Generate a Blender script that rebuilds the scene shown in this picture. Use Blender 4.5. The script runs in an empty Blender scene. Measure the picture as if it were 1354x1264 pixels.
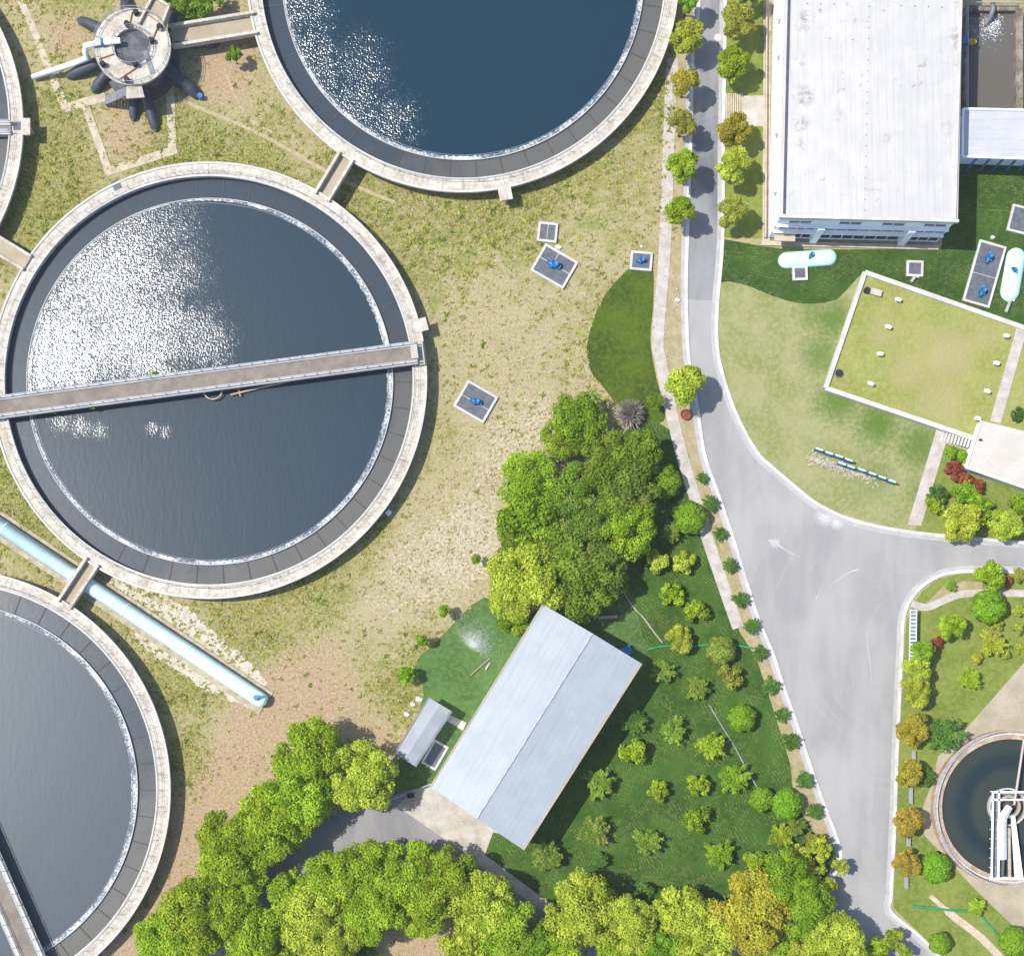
import bpy, math, random
import numpy as np
from mathutils import Vector
random.seed(7); rng = np.random.default_rng(7)
C = bpy.context.scene.collection
sc = bpy.context.scene

# ------------------------------------------------------------------ camera, sky, sun, exposure
CAMX, CAMY, CAMZ = -2.2, -30.6, 190.0          # 1 photo pixel = 0.1 m on the ground
cam_d = bpy.data.cameras.new('camera'); cam = bpy.data.objects.new('camera', cam_d); C.objects.link(cam)
cam.location = (CAMX, CAMY, CAMZ); cam.rotation_euler = (0, 0, 0)
cam_d.sensor_fit = 'HORIZONTAL'; cam_d.sensor_width = 36.0; cam_d.lens = 1900.0/1354*36
cam_d.shift_x = 22/1354; cam_d.shift_y = 306/1354
cam_d.clip_start = 1.0; cam_d.clip_end = 6000
sc.camera = cam
SUN = Vector((-0.60, 0.08, 1.0)).normalized()
w = bpy.data.worlds.new('World'); sc.world = w; w.use_nodes = True
nt = w.node_tree; bg = nt.nodes['Background']; sky = nt.nodes.new('ShaderNodeTexSky')
sky.sky_type = 'NISHITA'; sky.sun_disc = False
sky.sun_elevation = math.asin(SUN.z); sky.sun_rotation = math.atan2(SUN.x, SUN.y)
nt.links.new(sky.outputs[0], bg.inputs[0]); bg.inputs[1].default_value = 0.14
sd = bpy.data.lights.new('sun', 'SUN'); sd.energy = 4.2; sd.angle = math.radians(0.5); sd.color = (1.0, 0.955, 0.875)
so = bpy.data.objects.new('sun', sd); C.objects.link(so); so.location = (-60, 10, 100)
so.rotation_euler = (-SUN).to_track_quat('-Z', 'Y').to_euler()
sc.view_settings.view_transform = 'Standard'; sc.view_settings.look = 'None'
sc.view_settings.exposure = 0.60; sc.view_settings.gamma = 1.0

# ------------------------------------------------------------------ helpers
def W(px, py, z=0.0):
    gx, gy = (px-677)/10, (632-py)/10; k = 1 - z/CAMZ
    return (CAMX+(gx-CAMX)*k, CAMY+(gy-CAMY)*k)
def W3(px, py, z=0.0):
    x, y = W(px, py, z); return (x, y, z)
def PL(pts, z=0.0): return [W(a, b, z) for a, b in pts]
def lin(c):
    return tuple((v/255/12.92 if v <= 10 else ((v/255+0.055)/1.055)**2.4) for v in c)
KC = 0.60
def col(*c):                                   # colour seen in sun -> base colour
    return tuple(min(0.9, v*KC) for v in lin(c)) + (1,)

class NT:
    def __init__(s, name):
        s.m = bpy.data.materials.new(name); s.m.use_nodes = True; s.t = s.m.node_tree; s.t.nodes.clear()
        s.out = s.t.nodes.new('ShaderNodeOutputMaterial')
    def n(s, typ, ins=None, **props):
        x = s.t.nodes.new('ShaderNode'+typ)
        for k, v in props.items(): setattr(x, k, v)
        for k, v in (ins or {}).items(): s.set(x.inputs[k], v)
        return x
    def set(s, sock, v):
        if isinstance(v, bpy.types.Node): v = v.outputs[0]
        if isinstance(v, bpy.types.NodeSocket): s.t.links.new(v, sock)
        else:
            sock.default_value = v
    def math(s, op, a, b=0.0, c=0.0, clamp=False):
        x = s.n('Math', operation=op, use_clamp=clamp); s.set(x.inputs[0], a); s.set(x.inputs[1], b)
        if op in ('MULTIPLY_ADD', 'SMOOTH_MIN'): s.set(x.inputs[2], c)
        return x.outputs[0]
    def mix(s, f, a, b):
        x = s.n('Mix', data_type='RGBA'); s.set(x.inputs[0], f); s.set(x.inputs[6], a); s.set(x.inputs[7], b); return x.outputs[2]
    def ss(s, v, a, b, o0=0.0, o1=1.0):
        x = s.n('MapRange', interpolation_type='SMOOTHSTEP'); s.set(x.inputs[0], v)
        for i, q in zip((1, 2, 3, 4), (a, b, o0, o1)): s.set(x.inputs[i], q)
        return x.outputs[0]
    def noise(s, vec, scale, detail=3, rough=0.55, dist=0.0):
        return s.n('TexNoise', {'Vector': vec, 'Scale': scale, 'Detail': detail, 'Roughness': rough, 'Distortion': dist}).outputs[0]
    def pos(s): return s.n('NewGeometry').outputs['Position']
    def obj(s): return s.n('TexCoord').outputs['Object']
    def attr(s, name): return s.n('Attribute', attribute_name=name).outputs['Fac']
    def blobs(s, p, lst, nz=None):
        sx = s.n('SeparateXYZ', {0: p}); m = None
        for (bx, by, r, a) in lst:
            wx, wy = W(bx, by); dx = s.math('SUBTRACT', sx.outputs[0], wx); dy = s.math('SUBTRACT', sx.outputs[1], wy)
            d = s.math('DIVIDE', s.math('SQRT', s.math('ADD', s.math('MULTIPLY', dx, dx), s.math('MULTIPLY', dy, dy))), r/10)
            if nz is not None: d = s.math('ADD', d, nz)
            k = s.math('MULTIPLY', s.ss(d, 1.1, .1), a); m = k if m is None else s.math('MAXIMUM', m, k)
        return m
    def bump(s, h, strength=0.3, dist=0.1):
        return s.n('Bump', {'Height': h, 'Strength': strength, 'Distance': dist}).outputs[0]
    def pbsdf(s, color, rough=0.8, normal=None, metal=0.0, spec=0.5, **kw):
        b = s.n('BsdfPrincipled', {'Base Color': color, 'Roughness': rough, 'Metallic': metal, 'Specular IOR Level': spec})
        if normal is not None: s.set(b.inputs['Normal'], normal)
        for k, v in kw.items(): s.set(b.inputs[k], v)
        s.t.links.new(b.outputs[0], s.out.inputs[0]); return s.m

def simple(name, c1, c2=None, scale=0.6, rough=0.8, bump=0.15, metal=0.0, spec=0.4, fine=6.0, lo=.35, hi=.65):
    t = NT(name); p = t.pos()
    if c2 is None: c2 = tuple(v*0.72 for v in c1[:3])+(1,)
    a = t.noise(p, scale, 5, .62); b = t.noise(p, fine, 2, .6)
    f = t.math('ADD', t.math('MULTIPLY', a, .65), t.math('MULTIPLY', b, .35))
    return t.pbsdf(t.mix(t.ss(f, lo, hi), c2, c1), rough, t.bump(b, bump, .05), metal, spec)

class MB:
    def __init__(s): s.v = []; s.f = []; s.mi = []
    def add(s, vs, fs, mi=0):
        o = len(s.v); s.v += [tuple(v) for v in vs]; s.f += [tuple(i+o for i in f) for f in fs]; s.mi += [mi]*len(fs); return s
    def prism(s, poly, z0, z1, mi=0, bottom=True):
        n = len(poly)
        a = sum(poly[i][0]*poly[(i+1) % n][1]-poly[(i+1) % n][0]*poly[i][1] for i in range(n))
        if a < 0: poly = poly[::-1]
        fs = [tuple(range(n, 2*n))] + ([tuple(range(n-1, -1, -1))] if bottom else [])
        fs += [(i, (i+1) % n, n+(i+1) % n, n+i) for i in range(n)]
        zt = z1 if isinstance(z1, (list, tuple)) else [z1]*n
        return s.add([(x, y, z0) for x, y in poly]+[(p[0], p[1], z) for p, z in zip(poly, zt)], fs, mi)
    def sheet(s, poly, z, mi=0):
        n = len(poly); a = sum(poly[i][0]*poly[(i+1) % n][1]-poly[(i+1) % n][0]*poly[i][1] for i in range(n))
        if a < 0: poly = poly[::-1]
        return s.add([(x, y, z) for x, y in poly], [tuple(range(n))], mi)
    def box(s, c, d, rz=0.0, mi=0):
        ca, sa = math.cos(rz), math.sin(rz)
        P = [(c[0]+x*ca-y*sa, c[1]+x*sa+y*ca) for x, y in ((-d[0]/2, -d[1]/2), (d[0]/2, -d[1]/2), (d[0]/2, d[1]/2), (-d[0]/2, d[1]/2))]
        return s.prism(P, c[2]-d[2]/2, c[2]+d[2]/2, mi)
    def beam(s, p, q, wd, z0, z1, mi=0):
        dx, dy = q[0]-p[0], q[1]-p[1]; L = math.hypot(dx, dy) or 1e-6; nx, ny = -dy/L*wd/2, dx/L*wd/2
        return s.prism([(p[0]+nx, p[1]+ny), (p[0]-nx, p[1]-ny), (q[0]-nx, q[1]-ny), (q[0]+nx, q[1]+ny)], z0, z1, mi)
    def tube(s, pts, r, seg=8, mi=0):
        pts = [Vector(p) for p in pts]; n = len(pts); rs = r if isinstance(r, (list, tuple)) else [r]*n
        vs = []; up = Vector((0, 0, 1))
        for i, p in enumerate(pts):
            d = (pts[min(i+1, n-1)]-pts[max(i-1, 0)]).normalized()
            a = d.cross(up)
            if a.length < 0.05: a = d.cross(Vector((1, 0, 0)))
            a.normalize(); b = d.cross(a)
            for k in range(seg):
                t = 2*math.pi*k/seg; vs.append(p+(a*math.cos(t)+b*math.sin(t))*rs[i])
        fs = [(i*seg+k, i*seg+(k+1) % seg, (i+1)*seg+(k+1) % seg, (i+1)*seg+k) for i in range(n-1) for k in range(seg)]
        fs += [tuple(range(seg)), tuple(range((n-1)*seg, n*seg))[::-1]]
        return s.add(vs, fs, mi)
    def lathe(s, prof, seg=96, c=(0, 0, 0), mi=0, closed=False, a0=0.0, a1=2*math.pi):
        full = abs(a1-a0-2*math.pi) < 1e-6; n = len(prof); K = seg if full else seg+1
        vs = [(c[0]+r*math.cos(a0+(a1-a0)*k/seg), c[1]+r*math.sin(a0+(a1-a0)*k/seg), c[2]+z) for k in range(K) for r, z in prof]
        m = n if closed else n-1; fs = []
        for k in range(seg):
            k2 = (k+1) % K
            for i in range(m):
                j = (i+1) % n; fs.append((k*n+i, k2*n+i, k2*n+j, k*n+j))
        return s.add(vs, fs, mi)
    def cyl(s, c, r, z0, z1, seg=16, mi=0, r2=None):
        r2 = r if r2 is None else r2
        vs = [(c[0]+r*math.cos(2*math.pi*k/seg), c[1]+r*math.sin(2*math.pi*k/seg), z0) for k in range(seg)]
        vs += [(c[0]+r2*math.cos(2*math.pi*k/seg), c[1]+r2*math.sin(2*math.pi*k/seg), z1) for k in range(seg)]
        fs = [(k, (k+1) % seg, seg+(k+1) % seg, seg+k) for k in range(seg)]+[tuple(range(seg, 2*seg)), tuple(range(seg))[::-1]]
        return s.add(vs, fs, mi)
    def build(s, name, mats, parent=None, loc=(0, 0, 0), smooth=False):
        me = bpy.data.meshes.new(name); me.from_pydata(s.v, [], s.f)
        for m in (mats if isinstance(mats, (list, tuple)) else [mats]): me.materials.append(m)
        me.polygons.foreach_set('material_index', s.mi)
        if smooth: me.polygons.foreach_set('use_smooth', [True]*len(s.f))
        me.update()
        o = bpy.data.objects.new(name, me); C.objects.link(o)
        if parent is not None: o.parent = parent
        o.location = loc; return o

USED = set()
def tag(o, label=None, cat=None, group=None, kind=None):
    if label: o['label'] = label
    if cat: o['category'] = cat
    if group: o['group'] = group
    if kind: o['kind'] = kind
    return o
def thing(name, label, cat, loc=(0, 0, 0), rz=0.0, group=None):
    o = bpy.data.objects.new(name, None); C.objects.link(o); o.location = loc; o.rotation_euler = (0, 0, rz)
    o.empty_display_size = .5
    return tag(o, label, cat, group)
def struct(name, mb, m): return tag(mb.build(name, m), kind='structure')
def copy_tree(o, parent=None):
    c = o.copy(); C.objects.link(c)
    if parent is not None: c.parent = parent
    for ch in o.children: copy_tree(ch, c)
    return c
def crom(pts, n=6, closed=False):
    P = [Vector((p[0], p[1])) for p in pts]; out = []; L = len(P)
    rngi = range(L if closed else L-1)
    for i in rngi:
        p0, p1, p2, p3 = (P[(i-1) % L], P[i], P[(i+1) % L], P[(i+2) % L]) if closed else (P[max(i-1, 0)], P[i], P[i+1], P[min(i+2, L-1)])
        for k in range(n):
            t = k/n
            v = 0.5*((2*p1)+(p2-p0)*t+(2*p0-5*p1+4*p2-p3)*t*t+(3*p1-p0-3*p2+p3)*t**3)
            out.append((v.x, v.y))
    if not closed: out.append(tuple(P[-1]))
    return out
def strip_pts(line, wd, off=0.0):
    L = []; R = []; n = len(line)
    for i, p in enumerate(line):
        a = line[max(i-1, 0)]; b = line[min(i+1, n-1)]; dx, dy = b[0]-a[0], b[1]-a[1]; l = math.hypot(dx, dy) or 1
        nx, ny = -dy/l, dx/l; ww = wd[i] if isinstance(wd, list) else wd
        L.append((p[0]+nx*(off+ww/2), p[1]+ny*(off+ww/2))); R.append((p[0]+nx*(off-ww/2), p[1]+ny*(off-ww/2)))
    return L, R
def strip(mb, line, wd, z0, z1=None, off=0.0, mi=0):
    L, R = strip_pts(line, wd, off); n = len(L)
    if z1 is None:
        return mb.add([(x, y, z0) for x, y in L]+[(x, y, z0) for x, y in R], [(i, n+i, n+i+1, i+1) for i in range(n-1)], mi)
    vs = [(x, y, z) for z in (z0, z1) for x, y in L+R]; fs = []
    for i in range(n-1):
        fs += [(2*n+i, 3*n+i, 3*n+i+1, 2*n+i+1), (i, i+1, 2*n+i+1, 2*n+i), (n+i, 3*n+i, 3*n+i+1, n+i+1)]
    fs += [(0, n, 3*n, 2*n), (n-1, 3*n-1, 4*n-1, 2*n-1)[0:1]+(2*n-1, 4*n-1, 3*n-1)]
    return mb.add(vs, fs, mi)
def inpoly(x, y, poly):
    poly = np.array(poly); inside = np.zeros(len(x), bool); n = len(poly); j = n-1
    for i in range(n):
        xi, yi = poly[i]; xj, yj = poly[j]
        c = ((yi > y) != (yj > y)) & (x < (xj-xi)*(y-yi)/((yj-yi) or 1e-9)+xi); inside ^= c; j = i
    return inside

# ------------------------------------------------------------------ materials
M = {}
M['concrete'] = simple('pale concrete', col(226, 220, 208), col(186, 176, 160), .5, .85)
M['white_concrete'] = simple('white concrete', col(240, 238, 234), col(212, 208, 202), .4, .8)
M['kerb'] = simple('kerb stone', col(243, 241, 238), col(214, 210, 204), .5, .85)
M['path'] = simple('paving', col(226, 218, 212), col(196, 184, 174), .8, .9)
M['tan_path'] = simple('tan paving', col(232, 218, 196), col(200, 182, 156), .8, .9)
M['tan_conc'] = simple('tan concrete', col(206, 194, 172), col(182, 168, 142), .3, .9)
M['dark_metal'] = simple('dark pipe coating', col(84, 90, 104), col(60, 66, 78), .7, .55, .1)
M['grey_metal'] = simple('grey steel', col(150, 156, 166), col(118, 124, 134), .8, .5, .05)
M['white_paint'] = simple('white paint', (.84,.86,.88,1), (.72,.74,.77,1), .6, .5, .05)
M['rail'] = simple('galvanised rail', col(216, 220, 226), col(170, 176, 186), 1.2, .5, .05)
M['teal'] = simple('pale cyan coating', (.66,.82,.80,1), (.54,.72,.71,1), .35, .45, .03)
M['teal2'] = simple('pale mint coating', (.55,.80,.77,1), (.47,.72,.70,1), .5, .45, .03)
M['blue'] = simple('blue paint', col(52, 150, 214), col(36, 112, 176), 1.5, .4, .05)
M['brown'] = simple('rusty bracket', col(100, 92, 86), col(80, 76, 76), 2., .8)
M['orange'] = simple('rust orange', col(214, 160, 80), col(180, 120, 60), 2., .7)
M['yellow'] = simple('yellow paint', col(226, 180, 40), col(190, 150, 30), 2., .5)
M['grate'] = simple('dark grating', col(118, 124, 134), col(92, 98, 108), 1.5, .7)
M['dark'] = simple('dark void', col(52, 54, 60), col(34, 36, 42), 1., .8)
M['glass'] = simple('window glass', col(60, 70, 88), col(44, 52, 68), 1., .12, .0)
M['wallblue'] = simple('pale blue render', (.80,.84,.90,1), (.72,.77,.84,1), .5, .85)
M['red'] = simple('red foliage pot', col(168, 92, 70), col(130, 66, 50), 2., .8)
M['green_hose'] = simple('green hose', col(60, 190, 120), col(40, 150, 96), 1., .5)
M['stone'] = simple('pale stone', col(222, 212, 196), col(180, 166, 146), 2., .9)
M['wood'] = simple('pale timber', col(222, 208, 190), col(190, 172, 150), 2., .9)
M['bark'] = simple('bark', col(120, 104, 84), col(84, 70, 54), 3., .9)
M['twig'] = simple('grey twigs', col(206, 198, 190), col(168, 158, 150), 3., .9)
M['rim'] = None

def rim_material():
    t = NT('tank rim concrete'); o = t.obj(); p = t.pos()
    sx = t.n('SeparateXYZ', {0: o}); ang = t.math('ARCTAN2', sx.outputs[1], sx.outputs[0])
    fr = t.math('FRACT', t.math('MULTIPLY', ang, 64/(2*math.pi)))
    joint = t.math('LESS_THAN', fr, .035)
    a = t.noise(p, .45, 5, .65); b = t.noise(p, 2.5, 4, .65)
    f = t.math('ADD', t.math('MULTIPLY', a, .5), t.math('MULTIPLY', b, .5))
    c = t.mix(t.ss(f, .36, .62), col(196, 184, 166), col(240, 234, 222))
    st = t.ss(t.noise(p, 1.1, 6, .7), .6, .74)
    c = t.mix(t.math('MULTIPLY', st, .5), c, col(170, 140, 112))
    c = t.mix(t.math('MULTIPLY', joint, .35), c, col(120, 112, 100))
    return t.pbsdf(c, .9, t.bump(b, .2, .05), spec=.3)
M['rim'] = rim_material()

KC = 0.50
def road_material(name, c1, c2, c3):
    t = NT(name); p = t.pos()
    mp = t.n('Mapping', {'Vector': p, 'Scale': (1.0, .22, 1), 'Rotation': (0, 0, .12)})
    a = t.noise(mp, .28, 4, .6, .4); b = t.noise(p, 5, 3, .7); g = t.noise(p, .09, 3, .5)
    c = t.mix(t.ss(a, .35, .65), c2, c1); c = t.mix(t.math('MULTIPLY', t.ss(g, .45, .7), .6), c, c3)
    # swirling tyre marks round the junction
    sx = t.n('SeparateXYZ', {0: p}); dx = t.math('SUBTRACT', sx.outputs[0], 53.0); dy = t.math('SUBTRACT', sx.outputs[1], -21.0)
    r = t.math('SQRT', t.math('ADD', t.math('MULTIPLY', dx, dx), t.math('MULTIPLY', dy, dy)))
    cv = t.n('CombineXYZ', {0: r, 1: t.math('MULTIPLY', dy, .05)})
    tw = t.noise(cv, 1.4, 3, .6)
    c = t.mix(t.math('MULTIPLY', t.ss(tw, .5, .72), .28), c, c3)
    c = t.mix(t.math('MULTIPLY', t.blobs(p, [(1092, 683, 16, 1), (1106, 690, 12, 1), (1025, 718, 8, .8)], t.math('MULTIPLY', t.math('SUBTRACT', b, .5), 1.6)), .55), c, (.62, .61, .6, 1))
    c = t.mix(t.math('MULTIPLY', t.ss(b, .3, .7), .14), c, c2)
    return t.pbsdf(c, .88, t.bump(b, .2, .03), spec=.3)
M['road'] = road_material('light asphalt', col(202, 200, 198), col(185, 183, 183), col(214, 212, 209))
M['road_dark'] = road_material('worn asphalt', col(180, 178, 180), col(162, 161, 164), col(196, 193, 192))
M['road_patch'] = road_material('patched asphalt', col(182, 182, 184), col(140, 142, 150), col(204, 202, 202))

KC = 0.76
def ground_material():
    t = NT('rough field'); p = t.pos(); lush, dirt, pale = t.attr('lush'), t.attr('dirt'), t.attr('pale')
    n1 = t.noise(p, .10, 5, .6); n2 = t.noise(p, .55, 6, .68, .3); n3 = t.noise(p, 2.6, 5, .7); n4 = t.noise(p, 8.0, 3, .7)
    dry = t.mix(t.ss(n3, .36, .66), col(176, 162, 118), col(202, 192, 150))
    dry = t.mix(t.ss(n2, .50, .66), dry, col(206, 180, 146))
    weed = t.mix(t.ss(n3, .38, .62), col(116, 116, 58), col(186, 180, 104))
    weed = t.mix(t.ss(n2, .5, .68), weed, col(140, 148, 74))
    lf = t.math('ADD', lush, t.math('MULTIPLY', t.math('SUBTRACT', n2, .5), 1.5)); lf = t.math('ADD', lf, t.math('MULTIPLY', t.math('SUBTRACT', n1, .5), 1.2))
    lf = t.math('ADD', lf, t.math('MULTIPLY', t.math('SUBTRACT', n3, .5), .9))
    c = t.mix(t.ss(lf, .25, .75), dry, weed)
    dc = t.mix(t.ss(n3, .36, .64), col(180, 150, 116), col(206, 180, 148))
    df = t.math('ADD', dirt, t.math('MULTIPLY', t.math('SUBTRACT', n2, .5), 1.3)); df = t.math('ADD', df, t.math('MULTIPLY', t.math('SUBTRACT', n3, .5), .8))
    c = t.mix(t.ss(df, .34, .82), c, dc)
    stv = t.noise(t.n('Mapping', {'Vector': p, 'Rotation': (0, 0, -.95), 'Scale': (.18, 1.6, 1)}), 1.5, 4, .6)
    c = t.mix(t.math('MULTIPLY', t.ss(stv, .5, .68), t.math('MULTIPLY_ADD', pale, .5, .12)), c, col(222, 212, 180))
    pc = t.mix(t.ss(n3, .38, .6), col(186, 168, 136), col(226, 216, 192))
    pf = t.math('ADD', pale, t.math('MULTIPLY', t.math('SUBTRACT', n2, .5), 1.4)); pf = t.math('ADD', pf, t.math('MULTIPLY', t.math('SUBTRACT', n3, .5), .8))
    c = t.mix(t.ss(pf, .35, .85), c, pc)
    c = t.mix(t.math('MULTIPLY', t.ss(n4, .50, .66), .6), c, col(226, 216, 180))
    c = t.mix(t.math('MULTIPLY', t.ss(n4, .46, .34), .4), c, col(120, 108, 68))
    return t.pbsdf(c, .95, t.bump(t.math('ADD', n3, n4), .8, .25), spec=.1)
M['ground'] = ground_material()
KC = 0.62

def lawn_material(name, c1, c2, c3, c4, seam, rot=0.0, sx_=.9, sy_=.45, seamw=.5, distort=.8, mask=(.44, .62), lush=None, lushc=None):
    t = NT(name); p = t.pos()
    n1 = t.noise(p, .22, 4, .6); n2 = t.noise(p, 1.6, 5, .65); n3 = t.noise(p, 7, 3, .7)
    c = t.mix(t.ss(n1, .35, .65), c2, c1); c = t.mix(t.math('MULTIPLY', t.ss(n2, .4, .65), .6), c, c3)
    c = t.mix(t.math('MULTIPLY', t.ss(n3, .45, .68), .35), c, c4)
    if lush: c = t.mix(t.blobs(p, lush, t.math('MULTIPLY', t.math('SUBTRACT', n2, .5), 1.1)), c, lushc)
    if seam:
        d = t.n('TexNoise', {'Vector': p, 'Scale': .16, 'Detail': 2.0}).outputs['Color']
        dv = t.n('VectorMath', operation='SCALE'); t.set(dv.inputs[0], d); dv.inputs['Scale'].default_value = distort*5
        ad = t.n('VectorMath', operation='ADD'); t.set(ad.inputs[0], p); t.set(ad.inputs[1], dv.outputs[0])
        mp = t.n('Mapping', {'Vector': ad, 'Rotation': (0, 0, rot)})
        br = t.n('TexBrick', {'Vector': mp, 'Scale': 1.0, 'Mortar Size': .032, 'Mortar Smooth': .6, 'Brick Width': sx_, 'Row Height': sy_}, offset=.5)
        mk = t.math('MULTIPLY', t.ss(t.noise(p, .35, 3, .6), mask[0], mask[1]), t.ss(n2, .36, .58))
        c = t.mix(t.math('MULTIPLY', t.math('MULTIPLY', br.outputs['Fac'], mk), seamw), c, seam)
    return t.pbsdf(c, .9, t.bump(t.math('ADD', n2, n3), .7, .12), spec=.15)
M['lawn_dark'] = lawn_material('sod lawn', col(72, 114, 36), col(50, 88, 24), col(82, 108, 42), col(98, 118, 54), col(180, 176, 104), 1.0, .8, .36, .7, .68, (.38, .58))
M['lawn_north'] = lawn_material('sod lawn north', col(66, 102, 36), col(48, 80, 26), col(82, 108, 44), col(98, 116, 54), col(176, 176, 102), .1, .8, .36, .6, .75, (.38, .6))
M['lawn_west'] = lawn_material('dense lawn', col(84, 112, 24), col(54, 86, 14), col(112, 122, 44), col(122, 130, 60), col(150, 146, 70), .5, 1.6, .6, .4, .9)
M['lawn_light'] = lawn_material('dry lawn', col(174, 174, 120), col(146, 156, 86), col(186, 182, 134), col(200, 194, 154), None, lush=[(1105, 420, 40, .8), (1085, 470, 40, .7), (1110, 530, 45, .8), (1160, 560, 45, .9), (1220, 590, 50, .8), (1080, 410, 40, .5), (1225, 650, 40, .5), (1150, 640, 50, .3)], lushc=col(96, 130, 44))
M['lawn_roof'] = lawn_material('roof turf', col(168, 174, 92), col(148, 160, 66), col(190, 182, 124), col(204, 194, 140), None, lush=[(1250, 470, 50, .75), (1200, 495, 35, .6), (1165, 440, 30, .5), (1240, 530, 45, .6), (1300, 450, 30, .4)], lushc=col(196, 180, 134))
M['lawn_garden'] = lawn_material('garden lawn', col(140, 156, 66), col(112, 136, 44), col(162, 166, 92), col(182, 180, 120), None)
M['lawn_shed'] = lawn_material('shed side lawn', col(88, 130, 60), col(68, 108, 46), col(120, 148, 88), col(150, 160, 108), None)  # plain green grass around the shed and workshop

KC = 0.58
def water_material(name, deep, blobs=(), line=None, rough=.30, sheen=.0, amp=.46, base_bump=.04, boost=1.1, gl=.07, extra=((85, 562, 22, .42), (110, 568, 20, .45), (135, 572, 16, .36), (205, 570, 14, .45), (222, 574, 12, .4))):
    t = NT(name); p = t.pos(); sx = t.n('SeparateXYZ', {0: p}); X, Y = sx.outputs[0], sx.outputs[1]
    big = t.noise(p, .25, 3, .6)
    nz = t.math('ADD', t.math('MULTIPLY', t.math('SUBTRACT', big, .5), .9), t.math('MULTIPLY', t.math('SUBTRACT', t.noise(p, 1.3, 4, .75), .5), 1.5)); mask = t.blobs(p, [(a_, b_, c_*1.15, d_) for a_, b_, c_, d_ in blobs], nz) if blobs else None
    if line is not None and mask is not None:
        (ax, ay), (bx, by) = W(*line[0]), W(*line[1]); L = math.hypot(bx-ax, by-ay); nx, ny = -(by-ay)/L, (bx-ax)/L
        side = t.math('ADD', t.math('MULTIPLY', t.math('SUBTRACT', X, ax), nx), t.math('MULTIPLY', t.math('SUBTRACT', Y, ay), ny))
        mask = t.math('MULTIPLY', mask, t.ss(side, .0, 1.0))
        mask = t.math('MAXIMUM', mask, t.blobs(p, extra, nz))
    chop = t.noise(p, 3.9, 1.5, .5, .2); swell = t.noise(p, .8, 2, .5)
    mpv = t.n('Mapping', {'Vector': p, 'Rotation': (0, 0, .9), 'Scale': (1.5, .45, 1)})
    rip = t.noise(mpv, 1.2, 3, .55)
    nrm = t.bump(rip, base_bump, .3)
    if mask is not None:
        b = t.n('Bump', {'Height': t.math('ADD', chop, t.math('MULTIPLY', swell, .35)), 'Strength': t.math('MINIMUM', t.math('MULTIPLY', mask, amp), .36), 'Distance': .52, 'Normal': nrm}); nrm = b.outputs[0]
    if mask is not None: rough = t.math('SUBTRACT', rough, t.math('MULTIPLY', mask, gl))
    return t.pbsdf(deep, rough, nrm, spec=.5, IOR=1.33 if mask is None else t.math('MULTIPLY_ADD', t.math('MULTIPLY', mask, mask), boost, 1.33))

# ------------------------------------------------------------------ ground sheet
def gw(cx, cy, X, Y, r, a): return a*np.exp(-(((X-cx)**2+(Y-cy)**2)/(r*r)))
def weights(px, py):
    lush = np.full(px.shape, .36); dirt = np.zeros(px.shape); pale = np.zeros(px.shape)
    for (x, y, r, a) in [(60, 230, 70, .5), (90, 130, 50, .3), (230, 195, 60, .5), (330, 205, 50, .6), (70, 300, 50, .5), (20, 600, 60, .6), (60, 690, 60, .5), (150, 720, 50, .3),
                         (470, 245, 60, .5), (640, 275, 60, .35), (760, 240, 70, .25), (860, 130, 50, .5), (340, 820, 55, .45), (430, 775, 45, .45), (500, 700, 35, .4), (240, 900, 50, .55),
                         (250, 1010, 40, .7), (190, 1190, 40, .5), (180, 800, 40, .3), (700, 300, 80, .2), (570, 330, 50, .3), (750, 460, 60, .15), (590, 870, 60, .3), (500, 880, 50, .25), (90, 10, 30, .3), (900, 0, 40, .3), (545, 935, 40, .5), (1330, 640, 60, .4), (1250, 640, 40, .4)]:
        lush += gw(x, y, px, py, r, a)
    for (x, y, r, a) in [(430, 930, 70, .6), (330, 960, 60, .55), (370, 900, 70, .4), (300, 1040, 60, .75), (260, 1120, 60, .85), (210, 1200, 60, .85), (150, 1264, 60, .8), (310, 40, 55, .7), (300, 110, 50, .7), (370, 200, 35, .35),
                         (170, 170, 60, .8), (110, 60, 50, .5), (80, 30, 40, .4), (600, 640, 50, .3), (560, 1235, 80, 1.0), (620, 1240, 60, 1.), (700, 700, 50, .4), (450, 850, 60, .3), (510, 970, 45, .5), (650, 780, 40, .5), (880, 60, 20, .6), (640, 430, 50, .25), (560, 990, 30, .4)]:
        dirt += gw(x, y, px, py, r, a)
    for (x, y, r, a) in [(620, 700, 60, .65), (560, 780, 60, .45), (670, 600, 60, .6), (720, 560, 40, .5), (640, 740, 50, .4), (700, 480, 60, .3), (660, 400, 60, .2), (780, 330, 50, .2), (540, 720, 40, .3), (255, 880, 30, .4), (500, 800, 50, .3), (320, 150, 30, .3), (130, 180, 30, .2)]:
        pale += gw(x, y, px, py, r, a)
    lush -= .5*np.clip(pale, 0, 1)
    return lush, dirt, pale
ax_ = np.concatenate([[-1600, -400, -150], np.linspace(-92, 92, 205), [150, 400, 1600]])
GX, GY = np.meshgrid(ax_, ax_-0.0); nN = len(ax_)
gv = np.stack([GX.ravel(), GY.ravel(), np.zeros(GX.size)], 1)
idx = np.arange(nN*nN).reshape(nN, nN)
gf = np.stack([idx[:-1, :-1], idx[:-1, 1:], idx[1:, 1:], idx[1:, :-1]], -1).reshape(-1, 4)
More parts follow.
